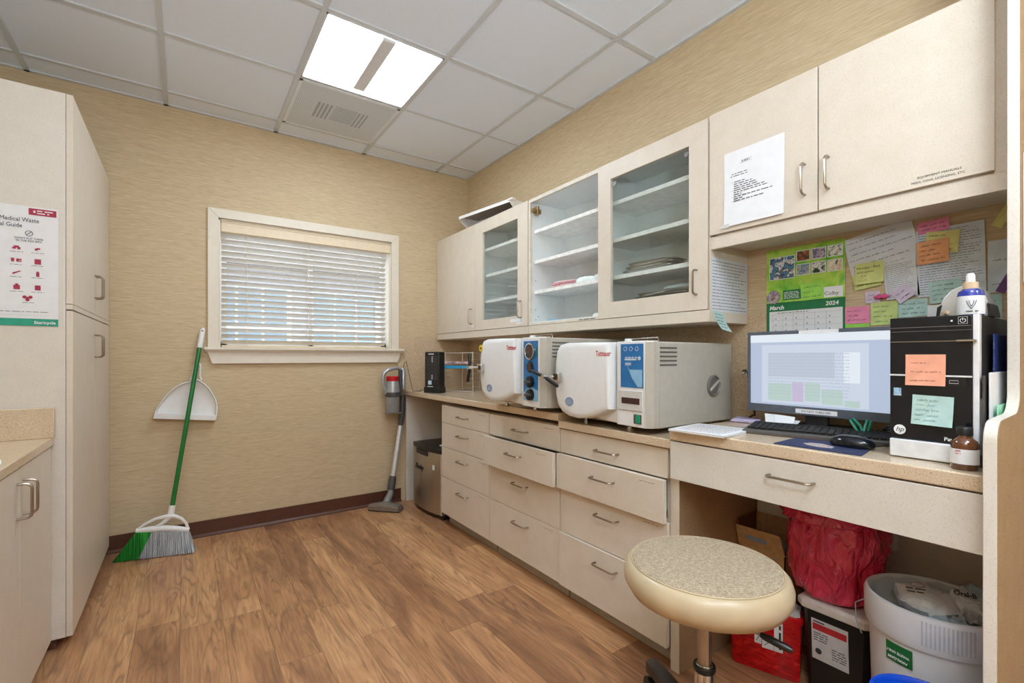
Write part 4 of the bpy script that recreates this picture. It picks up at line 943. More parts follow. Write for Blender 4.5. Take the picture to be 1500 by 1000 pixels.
text('hp', .0175, fr.at(.021,.0675,.0013), BLKG, lg, 'CENTER', shear=.3)
text('Pavilion', .0125, fr.at(.108,.055,.0002), WPAP, t, bold=.0003)
mb = MB(); plate(mb, fr, .008, .024, .160, .180, 0, .0006); mb.build('blue_sticker', blobs('chip_sticker', [(90,150,200),(200,224,238)], 120), t, smooth=False)
mb = MB(); mb.tube([fr.p(.142+.005*math.cos(PI/2+.5+k*(2*PI-1)/10), .348+.005*math.sin(PI/2+.5+k*(2*PI-1)/10), .0006) for k in range(11)], .0007, 5); mb.tube([fr.p(.142,.348,.0006), fr.p(.142,.3545,.0006)], .0007, 5)
mb.tube([fr.p(.134,.340,.0006), fr.p(.150,.340,.0006), fr.p(.150,.3565,.0006), fr.p(.134,.3565,.0006)], .0004, 4, True); mb.build('power_button', WPAP, t)
mb = MB(); disc(mb, fr, .122, .348, .0022, 0, .0008, 10); mb.build('drive_lamp', WPAP, t)
mb = MB(); plate(mb, fr, .112, .148, .188, .212, 0, .0008); up_ = mb.build('port_panel', BLK, t)
mb = MB(); mb.tube([fr.p(.118,.196,.001), fr.p(.134,.196,.001), fr.p(.134,.203,.001), fr.p(.118,.203,.001)], .0005, 4, True); mb.build('usb_port', WPAP, up_)

# ------------------------------------------------------------------ notes and papers
def note(fr, w, h, m, name, label, cat='note', group=None, curl=0, lines=0, ink=None, seed=1, txt=None, printed=0, rot=0, lh=None, tsize=.009, m0=.006):
    if rot: fr = FR(fr.p(w/2, h/2), fr.X, fr.Y).rot(rot); fr = fr.at(-w/2, -h/2)
    ink = ink or (mat('grey_ink', (128,130,140), .8) if printed else INK)
    t = thing(name, label, cat, fr.p(w/2, h/2), 0, group)
    mb = MB(); sheet(mb, fr, w, h, curl); mb.build('sheet', m, t)
    cc = .0007
    if txt:
        for i, s_ in enumerate(txt): text(s_, tsize, fr.at(m0, h-.006-tsize*(i+1)*1.25, cc + curl*(tsize*(i+1)*1.25/h)**2.2), ink, t, name='handwriting')
    if lines or printed:
        mb = MB(); n_ = lines or printed; lh = lh or min(.007, (h-.012)/n_*(.62 if lines else .42)); rr_ = random.Random(seed)
        for i in range(n_):
            b = h-.006-(h-.012)*(i+.8)/n_; c = cc + curl*max(0, (1-b/h))**2.2
            if lines: scrawl(mb, fr, m0+rr_.uniform(0,.2)*w*.3, w-m0-rr_.uniform(0,.35)*w, b, lh, c, .0007, seed*31+i)
            else: words(mb, fr, m0, w-m0-rr_.uniform(0,.25)*w, b, lh, c, rnd=rr_)
        mb.build('handwriting' if lines else 'print', ink, t, smooth=False)
    return t
def wf(y, z, lay=0): return FR((2.0262-lay*.0016, y, z), (0,-1,0))
PINK = mat('pink_note', (232,142,176), .8); GRN = mat('lime_note', (196,214,138), .8); LGR = mat('bright_green_note', (156,218,92), .8); YEL = mat('yellow_note', (222,218,146), .8); ORG = mat('orange_note', (236,172,128), .8); TEL = mat('aqua_note', (180,212,208), .8); LIL = mat('lilac_note', (210,196,218), .8); PEA = mat('peach_note', (240,172,144), .8); PYG = mat('pale_yellow_green_note', (206,214,140), .8); PUR = mat('purple_paper', (110,74,128), .8); BWP = mat('blue_white_paper', (208,218,230), .8)
note(wf(.725,1.440,0), .205, .165, GPAP, 'memo_sheet', 'large tilted white sheet with handwriting, right of the wall calendar', 'paper', lines=7, seed=3, rot=.20, lh=.006)
note(wf(.612,1.352,1), .092, .130, GPAP, 'price_list', 'narrow printed list half under the tilted white sheet', 'paper', printed=18, seed=4, rot=.10)
note(wf(.522,1.350,1), .165, .222, BWP, 'schedule_sheet', 'tall printed sheet behind the orange note', 'paper', printed=26, seed=5, rot=.02)
note(wf(.352,1.346,0), .095, .158, BWP, 'blank_sheet', 'pale blue-white sheet in the corner by the tall end panel', 'paper', lines=2, seed=6)
note(wf(.520,1.560,2), .080, .040, PINK, 'sticky_note', 'pink sticky note at the top, on the tall printed sheet', group='sticky notes on the wall', lines=2, seed=7, rot=.06)
note(wf(.500,1.487,3), .084, .072, YEL, 'sticky_note', 'yellow sticky note behind the orange one', group='sticky notes on the wall', lines=4, seed=8, rot=-.10)
note(wf(.520,1.457,5), .080, .076, ORG, 'sticky_note', 'orange sticky note pinned over the yellow one', group='sticky notes on the wall', curl=.006, lines=4, seed=9, rot=.04)
note(wf(.705,1.398,3), .082, .055, PYG, 'sticky_note', 'pale yellow note tucked under the Monday note', group='sticky notes on the wall', lines=2, seed=10, rot=.16)
note(wf(.697,1.413,5), .086, .076, PYG, 'sticky_note', 'yellow-green note about Monday waste on the tilted sheet', group='sticky notes on the wall', curl=.008, txt=['Monday - Red','wild waste','    1 x','  week'], tsize=.0125, m0=.004, rot=.03)
note(wf(.669,1.343,1), .044, .042, LIL, 'sticky_note', 'small lilac note left of the pink clip', group='sticky notes on the wall', lines=2, seed=11)
note(wf(.585,1.342,3), .054, .050, LIL, 'sticky_note', 'lilac note turned on its corner, right of the pink clip', group='sticky notes on the wall', curl=.006, lines=2, seed=12, rot=.65)
note(wf(.733,1.258,0), .076, .030, LGR, 'sticky_note', 'bright green note mostly hidden under the lower pink note', group='sticky notes on the wall')
note(wf(.732,1.272,1), .078, .062, PINK, 'sticky_note', 'pink sticky note just right of the calendar, above the monitor', group='sticky notes on the wall', lines=3, seed=13)
note(wf(.652,1.262,1), .078, .082, GRN, 'sticky_note', 'lime green sticky note above the monitor between pink and aqua ones', group='sticky notes on the wall', lines=4, seed=14)
note(wf(.573,1.285,1), .078, .060, TEL, 'sticky_note', 'aqua sticky note to the right of the lime green one', group='sticky notes on the wall', lines=3, seed=15, rot=.02)
note(wf(.490,1.326,3), .082, .072, TEL, 'sticky_note', 'aqua sticky note on the tall printed sheet above the silver radio', group='sticky notes on the wall', lines=4, seed=16, rot=.06)
note(wf(.495,1.262,1), .045, .058, WPAP, 'index_card', 'small white card low on the wall behind the computer tower', 'card')
note(wf(.345,1.262,1), .024, .078, TEL, 'sticky_note', 'narrow aqua note low in the corner by the tall end panel', group='sticky notes on the wall', lines=3, seed=17)
note(wf(.330,1.540,1), .026, .070, YEL, 'sticky_note', 'yellow paper strip high in the corner by the tall end panel', group='sticky notes on the wall', rot=-.5)
note(wf(.318,1.340,2), .022, .085, PUR, 'bookmark', 'slanted purple paper strip in the corner by the tall end panel', 'bookmark', rot=-.45)
# pink bow clip
mb = MB(); fr = wf(.617, 1.362, 5)
t = thing('bow_clip', 'small pink bow-shaped clip pinned between two lilac notes', 'clip', fr.p(0,0))
for s_ in (-1,1):
    rg = []
    for q in (0,.3,.7,1):
        rg.append([fr.p(s_*.026*q, 0)+fr.Y*(.010*math.sin(PI*min(1,q+.15))*math.cos(2*PI*k/8))+fr.N*(.004+.004*math.sin(2*PI*k/8)) for k in range(8)])
    MB().rings(rg).build('loop', mat('hot_pink', (216,80,140), .5), t)
MB().lathe([(.004,0), (.006,.004), (.004,.009), (0,.010)], fr.p(0,0), 12, ax=fr.N).build('knot', mat('hot_pink', (216,80,140)), t)
# protocol sheet on the door
fr = FR((UX-.0012, 1.038, 1.655), (0,-1,0)); w_, h_ = .226, .286
t = thing('protocol_sheet', 'white printed sheet taped to the left door of the cabinet above the computer', 'paper', fr.p(w_/2,h_/2))
mb = MB(); sheet(mb, fr, w_, h_, .006, .003); mb.build('sheet', WPAP, t)
text('X-RAY PROTOCOL', .0115, fr.at(w_*.52, h_-.052, .001), INK, t, 'CENTER', bold=.0003)
mb = MB(); plate(mb, fr, .062, .172, h_-.0545, h_-.0538, .001, .0013); words(mb, fr, .03, .20, h_-.090, .0052, .0012); words(mb, fr, .026, .12, h_-.0985, .0052, .0013)
for i in range(13):
    b = h_-.122-i*.0082; e = [.20,.205,.20,.13,.195,.20,.07,.20,.075,.16,.0,.0,.0][i]
    if e: words(mb, fr, .040, e, b, .0055, .0016+.0004*i)
    if i in (0,4,7,9): disc(mb, fr, .033, b+.0015, .0012, .0016+.0004*i, .0019+.0004*i, 8)
mb.build('print', mat('soft_black_ink', (72,72,78), .8), t, smooth=False)
mb = MB(); plate(mb, fr, -.012, .022, -.004, .010, .0065, .0068); mb.build('tape', clear_plastic('clear_tape', (240,240,240), .6, .2), t, smooth=False)
# sheet on cabinet side and hanging note
fs = FR((1.752, 1.1042, 1.336), (1,0,0))
note(fs, .272, .220, GPAP, 'phone_list', 'printed sheet taped to the side of the glass-door cabinet', 'paper', printed=16, seed=21)
t = thing('sticky_note', 'aqua note hanging from the lower edge of the glass-door cabinet', 'note', (1.80,1.10,1.29), 0)
fq = FR((1.762, 1.1035, 1.255), (1,0,.0)); mb = MB()
for side in (0,1):
    fn = lambda u, v, side=side: Vector((1.763+.075*u+.035*(1-v)**1.5, 1.1035-.018*(1-v)**2-(.0005 if side else 0), 1.262+.078*v-.010*u))
    mb.grid(fn, 5, 6)
mb.build('sheet', TEL, t)
mb = MB()
for i in range(5): scrawl(mb, FR((1.766+.034*(1-(1-(i+1)/6))**1.5, 1.1035-.018*((i+1)/6)**2-.002, 1.262+.078*(1-(i+1)/6)-.004), (1,0,-.1)), .002, .055, 0, .006, .0003, .0006, 60+i)
mb.build('handwriting', INK, t, smooth=False)
# calendar
fr = wf(1.021, 1.240, 0); W_, H_ = .289, .355
t = thing('wall_calendar', 'green and white March wall calendar with animal photos, above the monitor', 'calendar', fr.p(W_/2, 0))
GRD = mat('calendar_dark_green', (26,118,72), .5)
mb = MB(); sheet(mb, fr.at(0, .134), W_, H_-.134, .004); top = mb.build('picture_leaf', blobs('calendar_green_art', [(96,178,60),(146,206,72),(190,222,96),(118,196,84)], 9), t)
mb = MB(); sheet(mb, fr.at(0,0,.0008), W_, .136); mb.build('month_leaf', GRD, t)
mb = MB(); plate(mb, fr, .012, W_-.008, 0.002, .098, .0014, .0018); mb.build('date_grid_paper', WPAP, t, smooth=False)
mb = MB()
for i in range(4): plate(mb, fr, .018, W_-.012, .012+.024*i, .0125+.024*i, .0019, .0021)
for i in range(6): plate(mb, fr, .018+.04*i+.008, .0186+.04*i+.008, .004, .086, .0019, .0021)
for i in range(6):
    for j in range(3): plate(mb, fr, .036+.04*i, .040+.04*i, .0165+.024*j, .0215+.024*j, .0019, .0021)
words(mb, fr, .045, .16, .0895, .005, .0019)
mb.build('date_grid', GREYP, t, smooth=False)
text('March', .023, fr.at(.012, .106, .0016), WPAP, t, bold=.0008, shear=.15)
text('2024', .022, fr.at(W_-.022, .108, .0016), WPAP, t, 'RIGHT', bold=.0006, shear=.15)
text('Colby', .020, fr.at(W_-.020, .146, .0052), DPR, t, 'RIGHT')
mb = MB(); plate(mb, fr, W_-.072, W_-.006, .138, .178, .0046, .0049); mb.build('name_panel', WPAP, t, smooth=False)
def ph(a, b, w, h, cols, sc_=55):
    q = MB(); plate(q, fr, a-.0025, a+w+.0025, b-.0025, b+h+.0025, .0045, .0048); q.build('photo_border', WPAP, t, smooth=False)
    q = MB(); plate(q, fr, a, a+w, b, b+h, .0049, .0051); q.build('photo', blobs('calendar_photo_%d' % int(a*1e4+b*1e3), cols, sc_), t, smooth=False)
ph(.016, .232, .095, .088, [(40,90,60),(90,150,200),(60,60,64),(236,236,236),(70,140,200)], 38)
for i, cols in enumerate(([(90,110,60),(50,60,40),(170,90,60),(150,150,90)], [(60,50,60),(200,190,200),(110,90,130),(150,150,140)], [(200,200,170),(90,110,70),(240,240,230),(160,150,130)])): ph(.122+i*.056, .294-.000*i, .046, .038, cols)
for i, cols in enumerate(([(70,80,60),(190,190,190),(70,120,150),(230,230,230)], [(30,50,30),(60,90,40),(240,240,240),(50,60,50)], [(60,90,50),(240,235,220),(200,170,140),(255,255,250)])): ph(.122+i*.056, .238, .046, .040, cols)
mb = MB(); disc(mb, fr, .030, .158, .028, .0046, .005); mb.build('round_photo', blobs('round_photo', [(190,210,90),(170,160,190),(120,70,60),(240,240,230)], 60), t)
mb = MB(); plate(mb, fr, .068, W_-.075, .142, .182, .0046, .0049); mb.build('green_ribbon', GRD, t, smooth=False)
mb = MB()
for i in range(5): words(mb, fr, .072, .13, .148+.006*i, .004, .005)
mb.build('small_print', WPAP, t, smooth=False)
note(FR((2.0195, .884, 1.374), (0,-1,0)), .082, .068, LGR, 'sticky_note', 'bright green sticky note stuck over the wall calendar', 'note', 'sticky notes on the wall', lines=3, seed=22, rot=.04)
# notes on the tower
note(FR((FXP-.0035, .4165, 1.077), (0,-1,0)), .078, .078, PEA, 'sticky_note', 'peach sticky note taped to the black front of the computer tower', lines=3, seed=23, ink=mat('brown_ink', (150,90,70)), curl=.004, lh=.004)
note(FR((FXP-.0012, .404, .978), (0,-1,0)), .079, .074, TEL, 'sticky_note', 'pale aqua sticky note low on the front of the computer tower', lines=5, seed=24, ink=mat('faded_ink', (120,150,150)), curl=.006, rot=-.03)
# amber bottle
AMB = mat('amber_glass', (92,48,18), .06, var=.15, coat=1)
t = thing('amber_bottle', 'small amber glass bottle with a black cap in front of the computer tower', 'bottle', (1.488,.297,ZD))
c_ = (1.488,.297,ZD)
MB().lathe([(.0235,0), (.025,.003), (.025,.058), (.022,.066), (.0135,.073), (.012,.080)], c_, 28).build('body', AMB, t)
MB().lathe([(.0145,.079), (.0145,.096), (.013,.098)], c_, 24).build('cap', BLK, t)
MB().lathe([(.0253,.014), (.0253,.048)], c_, 28).build('label_band', WPAP, t)
fl_ = FR((1.4625,.306,ZD+.043), (.25,-1,0)); mb = MB(); words(mb, fl_, -.002, .014, 0, .004, .0012); words(mb, fl_, -.002, .012, -.006, .003, .0012); mb.build('label_print', CRM, t, smooth=False)
# blue bottle and radio on the tower
ZP = 1.2502
t = thing('desk_radio', 'silver dome-topped desk radio with black ends on top of the computer tower', 'radio', (1.68,.335,ZP))
pr = [(.380,0),(.378,.030),(.370,.054),(.354,.074),(.332,.083),(.310,.080),(.294,.064),(.286,.038),(.283,0)]
MB().prism([(1.645,y,ZP+z) for y, z in pr], (.075,0,0)).build('body', mat('silver_dome', (200,200,198), .3, .35), t, bevel=.003)
MB().prism([(1.64,.384,ZP), (1.64,.381,ZP+.03), (1.64,.372,ZP+.036), (1.64,.378,ZP)], (.085,0,0)).build('end_cap', BLK, t)
MB().prism([(1.64,.2825,ZP), (1.64,.286,ZP+.034), (1.64,.281,ZP+.030), (1.64,.276,ZP)], (.085,0,0)).build('end_cap', BLK, t)
MB().lathe([(.008,0), (.008,.003), (0,.004)], (1.645,.364,ZP+.014), 16, ax=(-1,0,0)).build('button', CHROME, t)
c_ = (1.595,.3075,ZP)
t = thing('dropper_bottle', 'blue glass bottle with a white label and tan cap on the computer tower', 'bottle', c_)
MB().lathe([(.024,0), (.0255,.003), (.0255,.050), (.023,.060), (.015,.066), (.011,.069)], c_, 32).build('body', mat('cobalt_glass', (40,58,160), .08, coat=1), t)
MB().lathe([(.0258,.003), (.0258,.048)], c_, 32).build('label_band', WPAP, t)
MB().lathe([(.0145,.066), (.0145,.082), (.013,.083)], c_, 24).build('collar', mat('tan_cap', (214,188,156), .5), t)
MB().lathe([(.009,.083), (.0085,.100), (.006,.105)], c_, 20).build('cap', WHT, t)
fb = FR((1.5725,.3020,ZP), (.28,-1,0)).at(0,0,.0042); mb = MB()
for s_ in (-1,1):
    mb.tube([fb.p(0,.016,0), fb.p(s_*.006,.026,0), fb.p(s_*.009,.036,0)], .0006, 4); mb.tube([fb.p(0,.022,0), fb.p(s_*.004,.03,0), fb.p(s_*.004,.036,0)], .0006, 4)
words(mb, fb, -.010, .012, .009, .004, -.0003); mb.build('label_drawing', INK, t, smooth=False)
# papers at the left of the desk
for i in range(5):
    z = ZD+.0001+i*.0016; a_ = .02*(i % 3-1)
    mb = MB(); c0 = Vector((1.512,.962,z)); ca, sa = math.cos(.10+a_), math.sin(.10+a_)
    pts = [(c0.x+x*ca-y*sa, c0.y+x*sa+y*ca, z) for x, y in ((-.105,-.105),(.108,-.105),(.108,.095),(-.105,.095))]
    mb.prism(pts, (0,0,.0014)); o = mb.build('printed_sheet', WPAP, origin=c0, smooth=False)
    tag(o, ('lowest printed sheet of the pile at the left end of the desk','second printed sheet up in the pile on the desk','middle printed sheet of the pile at the left end of the desk','second printed sheet from the top of the desk pile','top printed sheet of the pile at the left end of the desk')[i], 'paper', 'printed sheets on the desk')
    if i == 4:
        mb = MB(); f2 = FR((c0.x-.095*ca+.085*-sa, c0.y-.095*sa+.085*ca, z+.0014), (sa,-ca,0), (ca,sa,0))
        for q in range(14): words(mb, f2, .008, .17, .012+q*.013, .004, .0002)
        mb.build('print', GREYP, o, smooth=False)
# clutter behind the keyboard
for i, (y, a_, l_) in enumerate(((.905,.5,'folded white leaflet leaning under the left side of the monitor'), (.870,.2,'folded white leaflet beside the monitor stand, right of the other leaflet'))):
    p = Vector((1.79,y,ZD)); mb = MB(); dx = Vector((math.sin(a_)*.05,-.055,0))
    mb.prism([p, p+dx, p+dx+Vector((.045,.012,.038)), p+Vector((.05,.03,.042))], (0,0,.0012)); mb.prism([p+Vector((.004,0,.001)), p+dx+Vector((.004,0,.001)), p+dx+Vector((.06,.0,.024)), p+Vector((.06,.02,.026))], (0,0,.001))
    tag(mb.build('leaflet', WPAP, origin=p), l_, 'leaflet', 'leaflets under the monitor')
packet(1.86, 1.02, ZD+.0002, .10, .10, .012, .2, mat('lilac_paper', (196,186,224), .7), 'lilac paper packet behind the pile of printed sheets', None, 'envelope', 'envelope')
packet(1.835, .655, ZD+.0002, .045, .11, .012, .3, mat('lilac_paper', (196,186,224)), 'lilac packet under the right half of the monitor', None, 'envelope', 'envelope')
t = thing('scissors', 'green-handled scissors standing under the right half of the monitor', 'scissors', (1.80,.62,ZD))
GH = mat('green_handle', (20,140,110), .35)
MB().tube([(1.76,.592,ZD+.006), (1.775,.612,ZD+.03), (1.795,.634,ZD+.052), (1.80,.628,ZD+.058), (1.79,.606,ZD+.04), (1.765,.585,ZD+.010)], .0042, 8, True).build('handle', GH, t)
MB().tube([(1.765,.590,ZD+.006), (1.775,.588,ZD+.035), (1.79,.586,ZD+.058), (1.797,.578,ZD+.055), (1.785,.580,ZD+.03), (1.77,.582,ZD+.008)], .0042, 8, True).build('handle', GH, t)
MB().obox((1.745,.590,ZD+.002), (.022,.004,.003), (.0,.006,0), (0,0,.002)).build('blade', STEEL, t)
mb = MB(); pts = []
for k in range(90):
    a_ = k*.52; r_ = .020+.006*math.sin(k*.31); pts.append((1.80+r_*.5*math.cos(a_)+.0002*k, .535+r_*math.cos(a_*1.0+.6)+.004*math.sin(k*.9), ZD+.024+r_*math.sin(a_)*.9))
tag(mb.tube(pts, .0022, 6).build('coiled_cable', BLK, origin=(1.80,.535,ZD)), 'coil of black cable on the desk beside the computer tower', 'cable')
tag(MB().tube([(2.02,1.12,1.09), (1.985,1.09,1.09), (1.95,1.06,1.07), (1.93,1.035,1.02), (1.93,1.02,.97)], .005, 8).build('power_cable', BLK, origin=(1.96,1.07,1.05)), 'black power cable arching from the steriliser to the monitor', 'cable')
tag(MB().tube([(2.0,1.12,.862), (1.99,1.062,.90), (1.965,1.04,.905), (1.94,1.03,.94), (1.935,1.015,.99)], .004, 8).build('power_cable', mat('brown_black_cable', (60,36,30)), origin=(1.97,1.06,.92)), 'brown-black cable looping low behind the left edge of the monitor', 'cable')
tag(MB().tube([(1.885,1.012,1.09), (1.87,1.024,1.087), (1.86,1.034,1.083)], .003, 6).tube([(1.87,1.024,1.087), (1.872,1.022,1.072)], .004, 6).build('monitor_clip', CHROME, origin=(1.875,1.02,1.085)), 'small chrome clip sticking out at the left edge of the monitor', 'clip')
# file holder between the tower and the end panel
t = thing('file_holder', 'grey file sorter between the computer tower and the tall end panel', 'file holder', (1.62,.268,ZD))
MB().box(1.53, 1.74, .2725, .2755, ZD, 1.105).box(1.53,1.74,.2755,.279,ZD,ZD+.03).build('back_plate', DGREY, t)
MB().box(1.535, 1.545, .2745, .279, ZD, 1.05).build('side_rib', GREYP, t)
tag(MB().box(1.55, 1.76, .2650, .2680, .96, 1.112).build('white_folder', WPAP, origin=(1.65,.266,.96), bevel=.001), 'white folder standing in front of the grey file sorter', 'folder')
tag(MB().box(1.57, 1.76, .2550, .2580, .96, 1.035).build('mint_card', mat('mint_plastic', (150,214,180), .4), origin=(1.66,.256,.96), bevel=.001), 'mint green card holder in front of the white folder', 'card holder')
tag(MB().box(1.615, 1.76, .2695, .2722, ZD+.10, 1.205).build('patterned_notebook', blobs('navy_pattern', [(26,30,74),(36,44,104),(30,60,120),(120,110,160)], 60), origin=(1.69,.271,1.0), bevel=.002), 'navy patterned notebook standing beside the computer tower', 'notebook')

# ================================================================== under the desk
# cardboard box
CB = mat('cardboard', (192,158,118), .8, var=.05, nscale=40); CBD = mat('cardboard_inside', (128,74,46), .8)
t = thing('cardboard_box', 'open brown cardboard box against the wall under the left side of the desk', 'box', (1.94,.93,0))
bx0, bx1, by0, by1, bz = 1.845, 1.985, .862, 1.044, .400
MB().box(bx0, bx0+.004, by0, by1, 0, bz).box(bx1-.004, bx1, by0, by1, 0, bz).box(bx0, bx1, by0, by0+.004, 0, bz).box(bx0, bx1, by1-.004, by1, 0, bz).box(bx0, bx1, by0, by1, 0, .004).build('box_body', CB, t)
MB().prism([(bx0, by1, bz), (bx0, by0, bz), (bx0-.022, by0+.010, bz+.078), (bx0-.024, by1-.002, bz+.078)], (.003,0,0)).build('flap', CB, t)
MB().prism([(bx1, by1, bz), (bx1, by0, bz), (bx1-.004, by0, bz+.10), (bx1-.004, by1, bz+.10)], (-.003,0,0)).build('flap', CB, t)
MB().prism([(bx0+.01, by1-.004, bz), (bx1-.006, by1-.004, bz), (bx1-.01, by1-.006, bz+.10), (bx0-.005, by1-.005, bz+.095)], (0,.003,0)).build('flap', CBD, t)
fr = FR((bx0-.008, by1-.035, bz+.026), (0,-1,0), (-.023,0,.078)); mb = MB(); words(mb, fr, 0, .115, 0, .034, .001); mb.build('blue_print', mat('faded_blue_print', (140,158,188), .8), t, smooth=False)
fr = FR((bx0-.0005, by1-.12, bz-.045), (0,-1,0)); mb = MB(); mb.prism([fr.p(0,0,0), fr.p(.02,.004,0), fr.p(.026,.03,0), fr.p(.014,.022,0), fr.p(.002,.018,0)], fr.N*.0004); mb.build('blue_mark', mat('faded_blue_print', (110,140,186)), t, smooth=False)
packet(1.915, .95, .0045, .11, .15, .345, 0, clear_plastic('milky_plastic', (222,228,234), .9, .2), 'crumpled clear plastic packing rising out of the cardboard box', None, 'plastic_packing', 'plastic')
# red sharps box
a = Vector((1.696,.990,.001)); b = Vector((1.770,.775,.001)); ux = (b-a).normalized(); dn = Vector((-ux.y, ux.x, 0)); dn = dn if dn.x > 0 else -dn
W2 = (b-a).length; D2 = .080
t = thing('sharps_box', 'translucent red sharps box with a clear lid on the floor behind the stool', 'sharps box', (a+b)/2+dn*.04)
RT = NT('red_translucent'); f = RT.noise(RT.coord((14,14,40)), 1.6, 4, .7, 1.0); RT.l(RT.ramp(f, [(.35,(160,8,18)), (.55,(214,18,28)), (.72,(240,70,62))]), RT.b.inputs['Base Color']); RT.b.inputs['Roughness'].default_value = .14; RT.b.inputs['Subsurface Weight'].default_value = .15; RT.b.inputs['Subsurface Radius'].default_value = (.02,.002,.002)
def sp(u, v, z): return a+ux*(W2*u)+dn*(D2*v)+Vector((0,0,z))
def oct_(q, z, e=.06):
    P_ = [(e,0),(1-e,0),(1,e*2),(1,1-e*2),(1-e,1),(e,1),(0,1-e*2),(0,e*2)]
    return [sp(.5+(x-.5)*q, .5+(y-.5)*q, z) for x, y in P_]
MB().rings([oct_(.95,0), oct_(.97,.01), oct_(1,.20), oct_(1,.218)]).build('body', RT.m, t)
MB().rings([oct_(1.05,.205), oct_(1.06,.213), oct_(1.06,.222), oct_(1.02,.228)]).build('rim', mat('red_plastic', (206,18,28), .2), t)
MB().rings([oct_(.98,.229), oct_(.96,.243), oct_(.80,.250)]).build('lid', clear_plastic('frosted_lid', (228,226,224), .85, .3), t)
fr = FR(sp(0,0,0)-dn*.001, ux); mb = MB(); plate(mb, fr, W2*.64, W2*.76, .090, .195, 0, .0012); plate(mb, fr, W2*.36, W2*.46, .100, .140, 0, .0012); plate(mb, fr, W2*.47, W2*.635, .090, .130, 0, .0012)
lb = mb.build('white_labels', WPAP, t, smooth=False)
mb = MB(); fv = FR(fr.p(W2*.735,.100,.0013), fr.Y, -fr.X); words(mb, fv, 0, .085, 0, .012, 0); mb.tube([fr.p(W2*.39,.110,.002), fr.p(W2*.43,.130,.002)], .001, 4); mb.tube([fr.p(W2*.50,.10,.002), fr.p(W2*.59,.12,.002)], .001, 4); mb.build('label_print', INK, t, smooth=False)
# black waste bin with white lid
t = thing('waste_container', 'black waste container with a white lid and a red-striped label under the desk', 'waste container', (1.87,.66,0))
bb = lambda x0_, x1_, y0_, y1_, z, e=.02: [(x0_+e,y0_,z),(x1_-e,y0_,z),(x1_,y0_+e,z),(x1_,y1_-e,z),(x1_-e,y1_,z),(x0_+e,y1_,z),(x0_,y1_-e,z),(x0_,y0_+e,z)]
MB().rings([bb(1.765,1.985,.575,.755,.001), bb(1.748,1.995,.560,.765,.295)]).build('body', mat('black_bin', (22,22,24), .4), t)
MB().rings([bb(1.738,2.004,.556,.776,.296), bb(1.736,2.006,.556,.778,.300), bb(1.736,2.006,.556,.778,.318), bb(1.745,1.996,.560,.770,.326)]).build('lid', mat('bin_lid_white', (222,218,214), .35), t)
fr = FR((1.7595,.728,.128), (0,-1,0), (-.06,0,1)).at(-.004,0,.0032); mb = MB(); plate(mb, fr, 0, .108, 0, .138, 0, .001); lb = mb.build('label', mat('label_grey_white', (206,206,208), .5), t, smooth=False)
mb = MB(); plate(mb, fr, .004, .104, .102, .124, .001, .0014); mb.build('red_stripe', RED, lb, smooth=False)
mb = MB()
for i in range(4): words(mb, fr, .006, .050, .090-.008*i, .005, .0012)
for i in range(5): words(mb, fr, .060, .102, .054-.008*i, .005, .0012)
disc(mb, fr, .02, .030, .010, .001, .0014, 12)
words(mb, fr, .006, .04, .128, .008, .0012); mb.build('label_print', DPR, lb, smooth=False)
# red biohazard bag
BG = NT('crumpled_red_plastic'); vb = BG.coord((1,1,.45)); nn = BG.n('ShaderNodeTexNoise'); nn.inputs['Scale'].default_value = 16; nn.inputs['Detail'].default_value = 3; nn.inputs['Distortion'].default_value = 1.2
BG.l(vb, nn.inputs['Vector']); rdg = BG.math('ABSOLUTE', BG.math('SUBTRACT', nn.outputs['Fac'], .5))
BG.l(BG.ramp(nn.outputs['Fac'], [(.3,(208,36,76)), (.7,(234,66,108))]), BG.b.inputs['Base Color']); BG.b.inputs['Roughness'].default_value = .13
BG.b.inputs['Coat Weight'].default_value = .8; BG.b.inputs['Coat Roughness'].default_value = .12; BG.bump(rdg, 1.0, .05)
t = thing('waste_bag', 'crumpled red plastic waste bag on top of the white-lidded container', 'bag', (1.85,.665,.3265))
def ridge(p, sc_):
    v_ = 0; a_ = 1
    for o in range(3):
        v_ += a_*(1-2.2*abs(noise.noise(p*sc_))); sc_ *= 2.1; a_ *= .5
    return v_-1
def crumpled(prof, cx_, cy_, n, m, amp, pleat, seed, npl=9):
    rg = []
    for i in range(m+1):
        f_ = i/m*(len(prof)-1); j_ = min(int(f_), len(prof)-2); q_ = f_-j_; q_ = q_*q_*(3-2*q_)*.5+q_*.5
        z, rx, ry = [prof[j_][k]*(1-q_)+prof[j_+1][k]*q_ for k in range(3)]
        r_ = []
        for k in range(n):
            th = 2*PI*k/n; dx_, dy_ = math.cos(th), math.sin(th)
            p = Vector((dx_*rx, dy_*ry, z*.55+seed)); fade = min(1, i/5, (m-i)/3+.3)
            d_ = (amp*ridge(p, 11) + pleat*(.5-abs(math.sin(th*npl/2+2.2*noise.noise(p*9)+seed)))*(i/m)**1.3)*fade
            x_ = cx_+(rx+d_)*dx_; y_ = cy_+(ry+d_)*dy_
            r_.append((min(x_, 1.988), y_, z+amp*.6*noise.noise(p*16)*fade))
        rg.append(r_)
    return MB().rings(rg)
crumpled([(.3275,.095,.095),(.345,.118,.122),(.38,.130,.136),(.43,.138,.146),(.48,.142,.150),(.53,.142,.150),(.57,.138,.148),(.60,.128,.138),(.625,.105,.12),(.635,.06,.07)], 1.858, .698, 150, 60, .014, .014, 0, 13).build('bag_body', BG.m, t)
crumpled([(.590,.130,.135),(.600,.150,.150),(.625,.146,.142),(.655,.122,.112),(.68,.09,.075),(.695,.05,.035),(.697,.01,.01)], 1.845, .718, 130, 34, .010, .022, 5, 22).build('folded_top', BG.m, t)
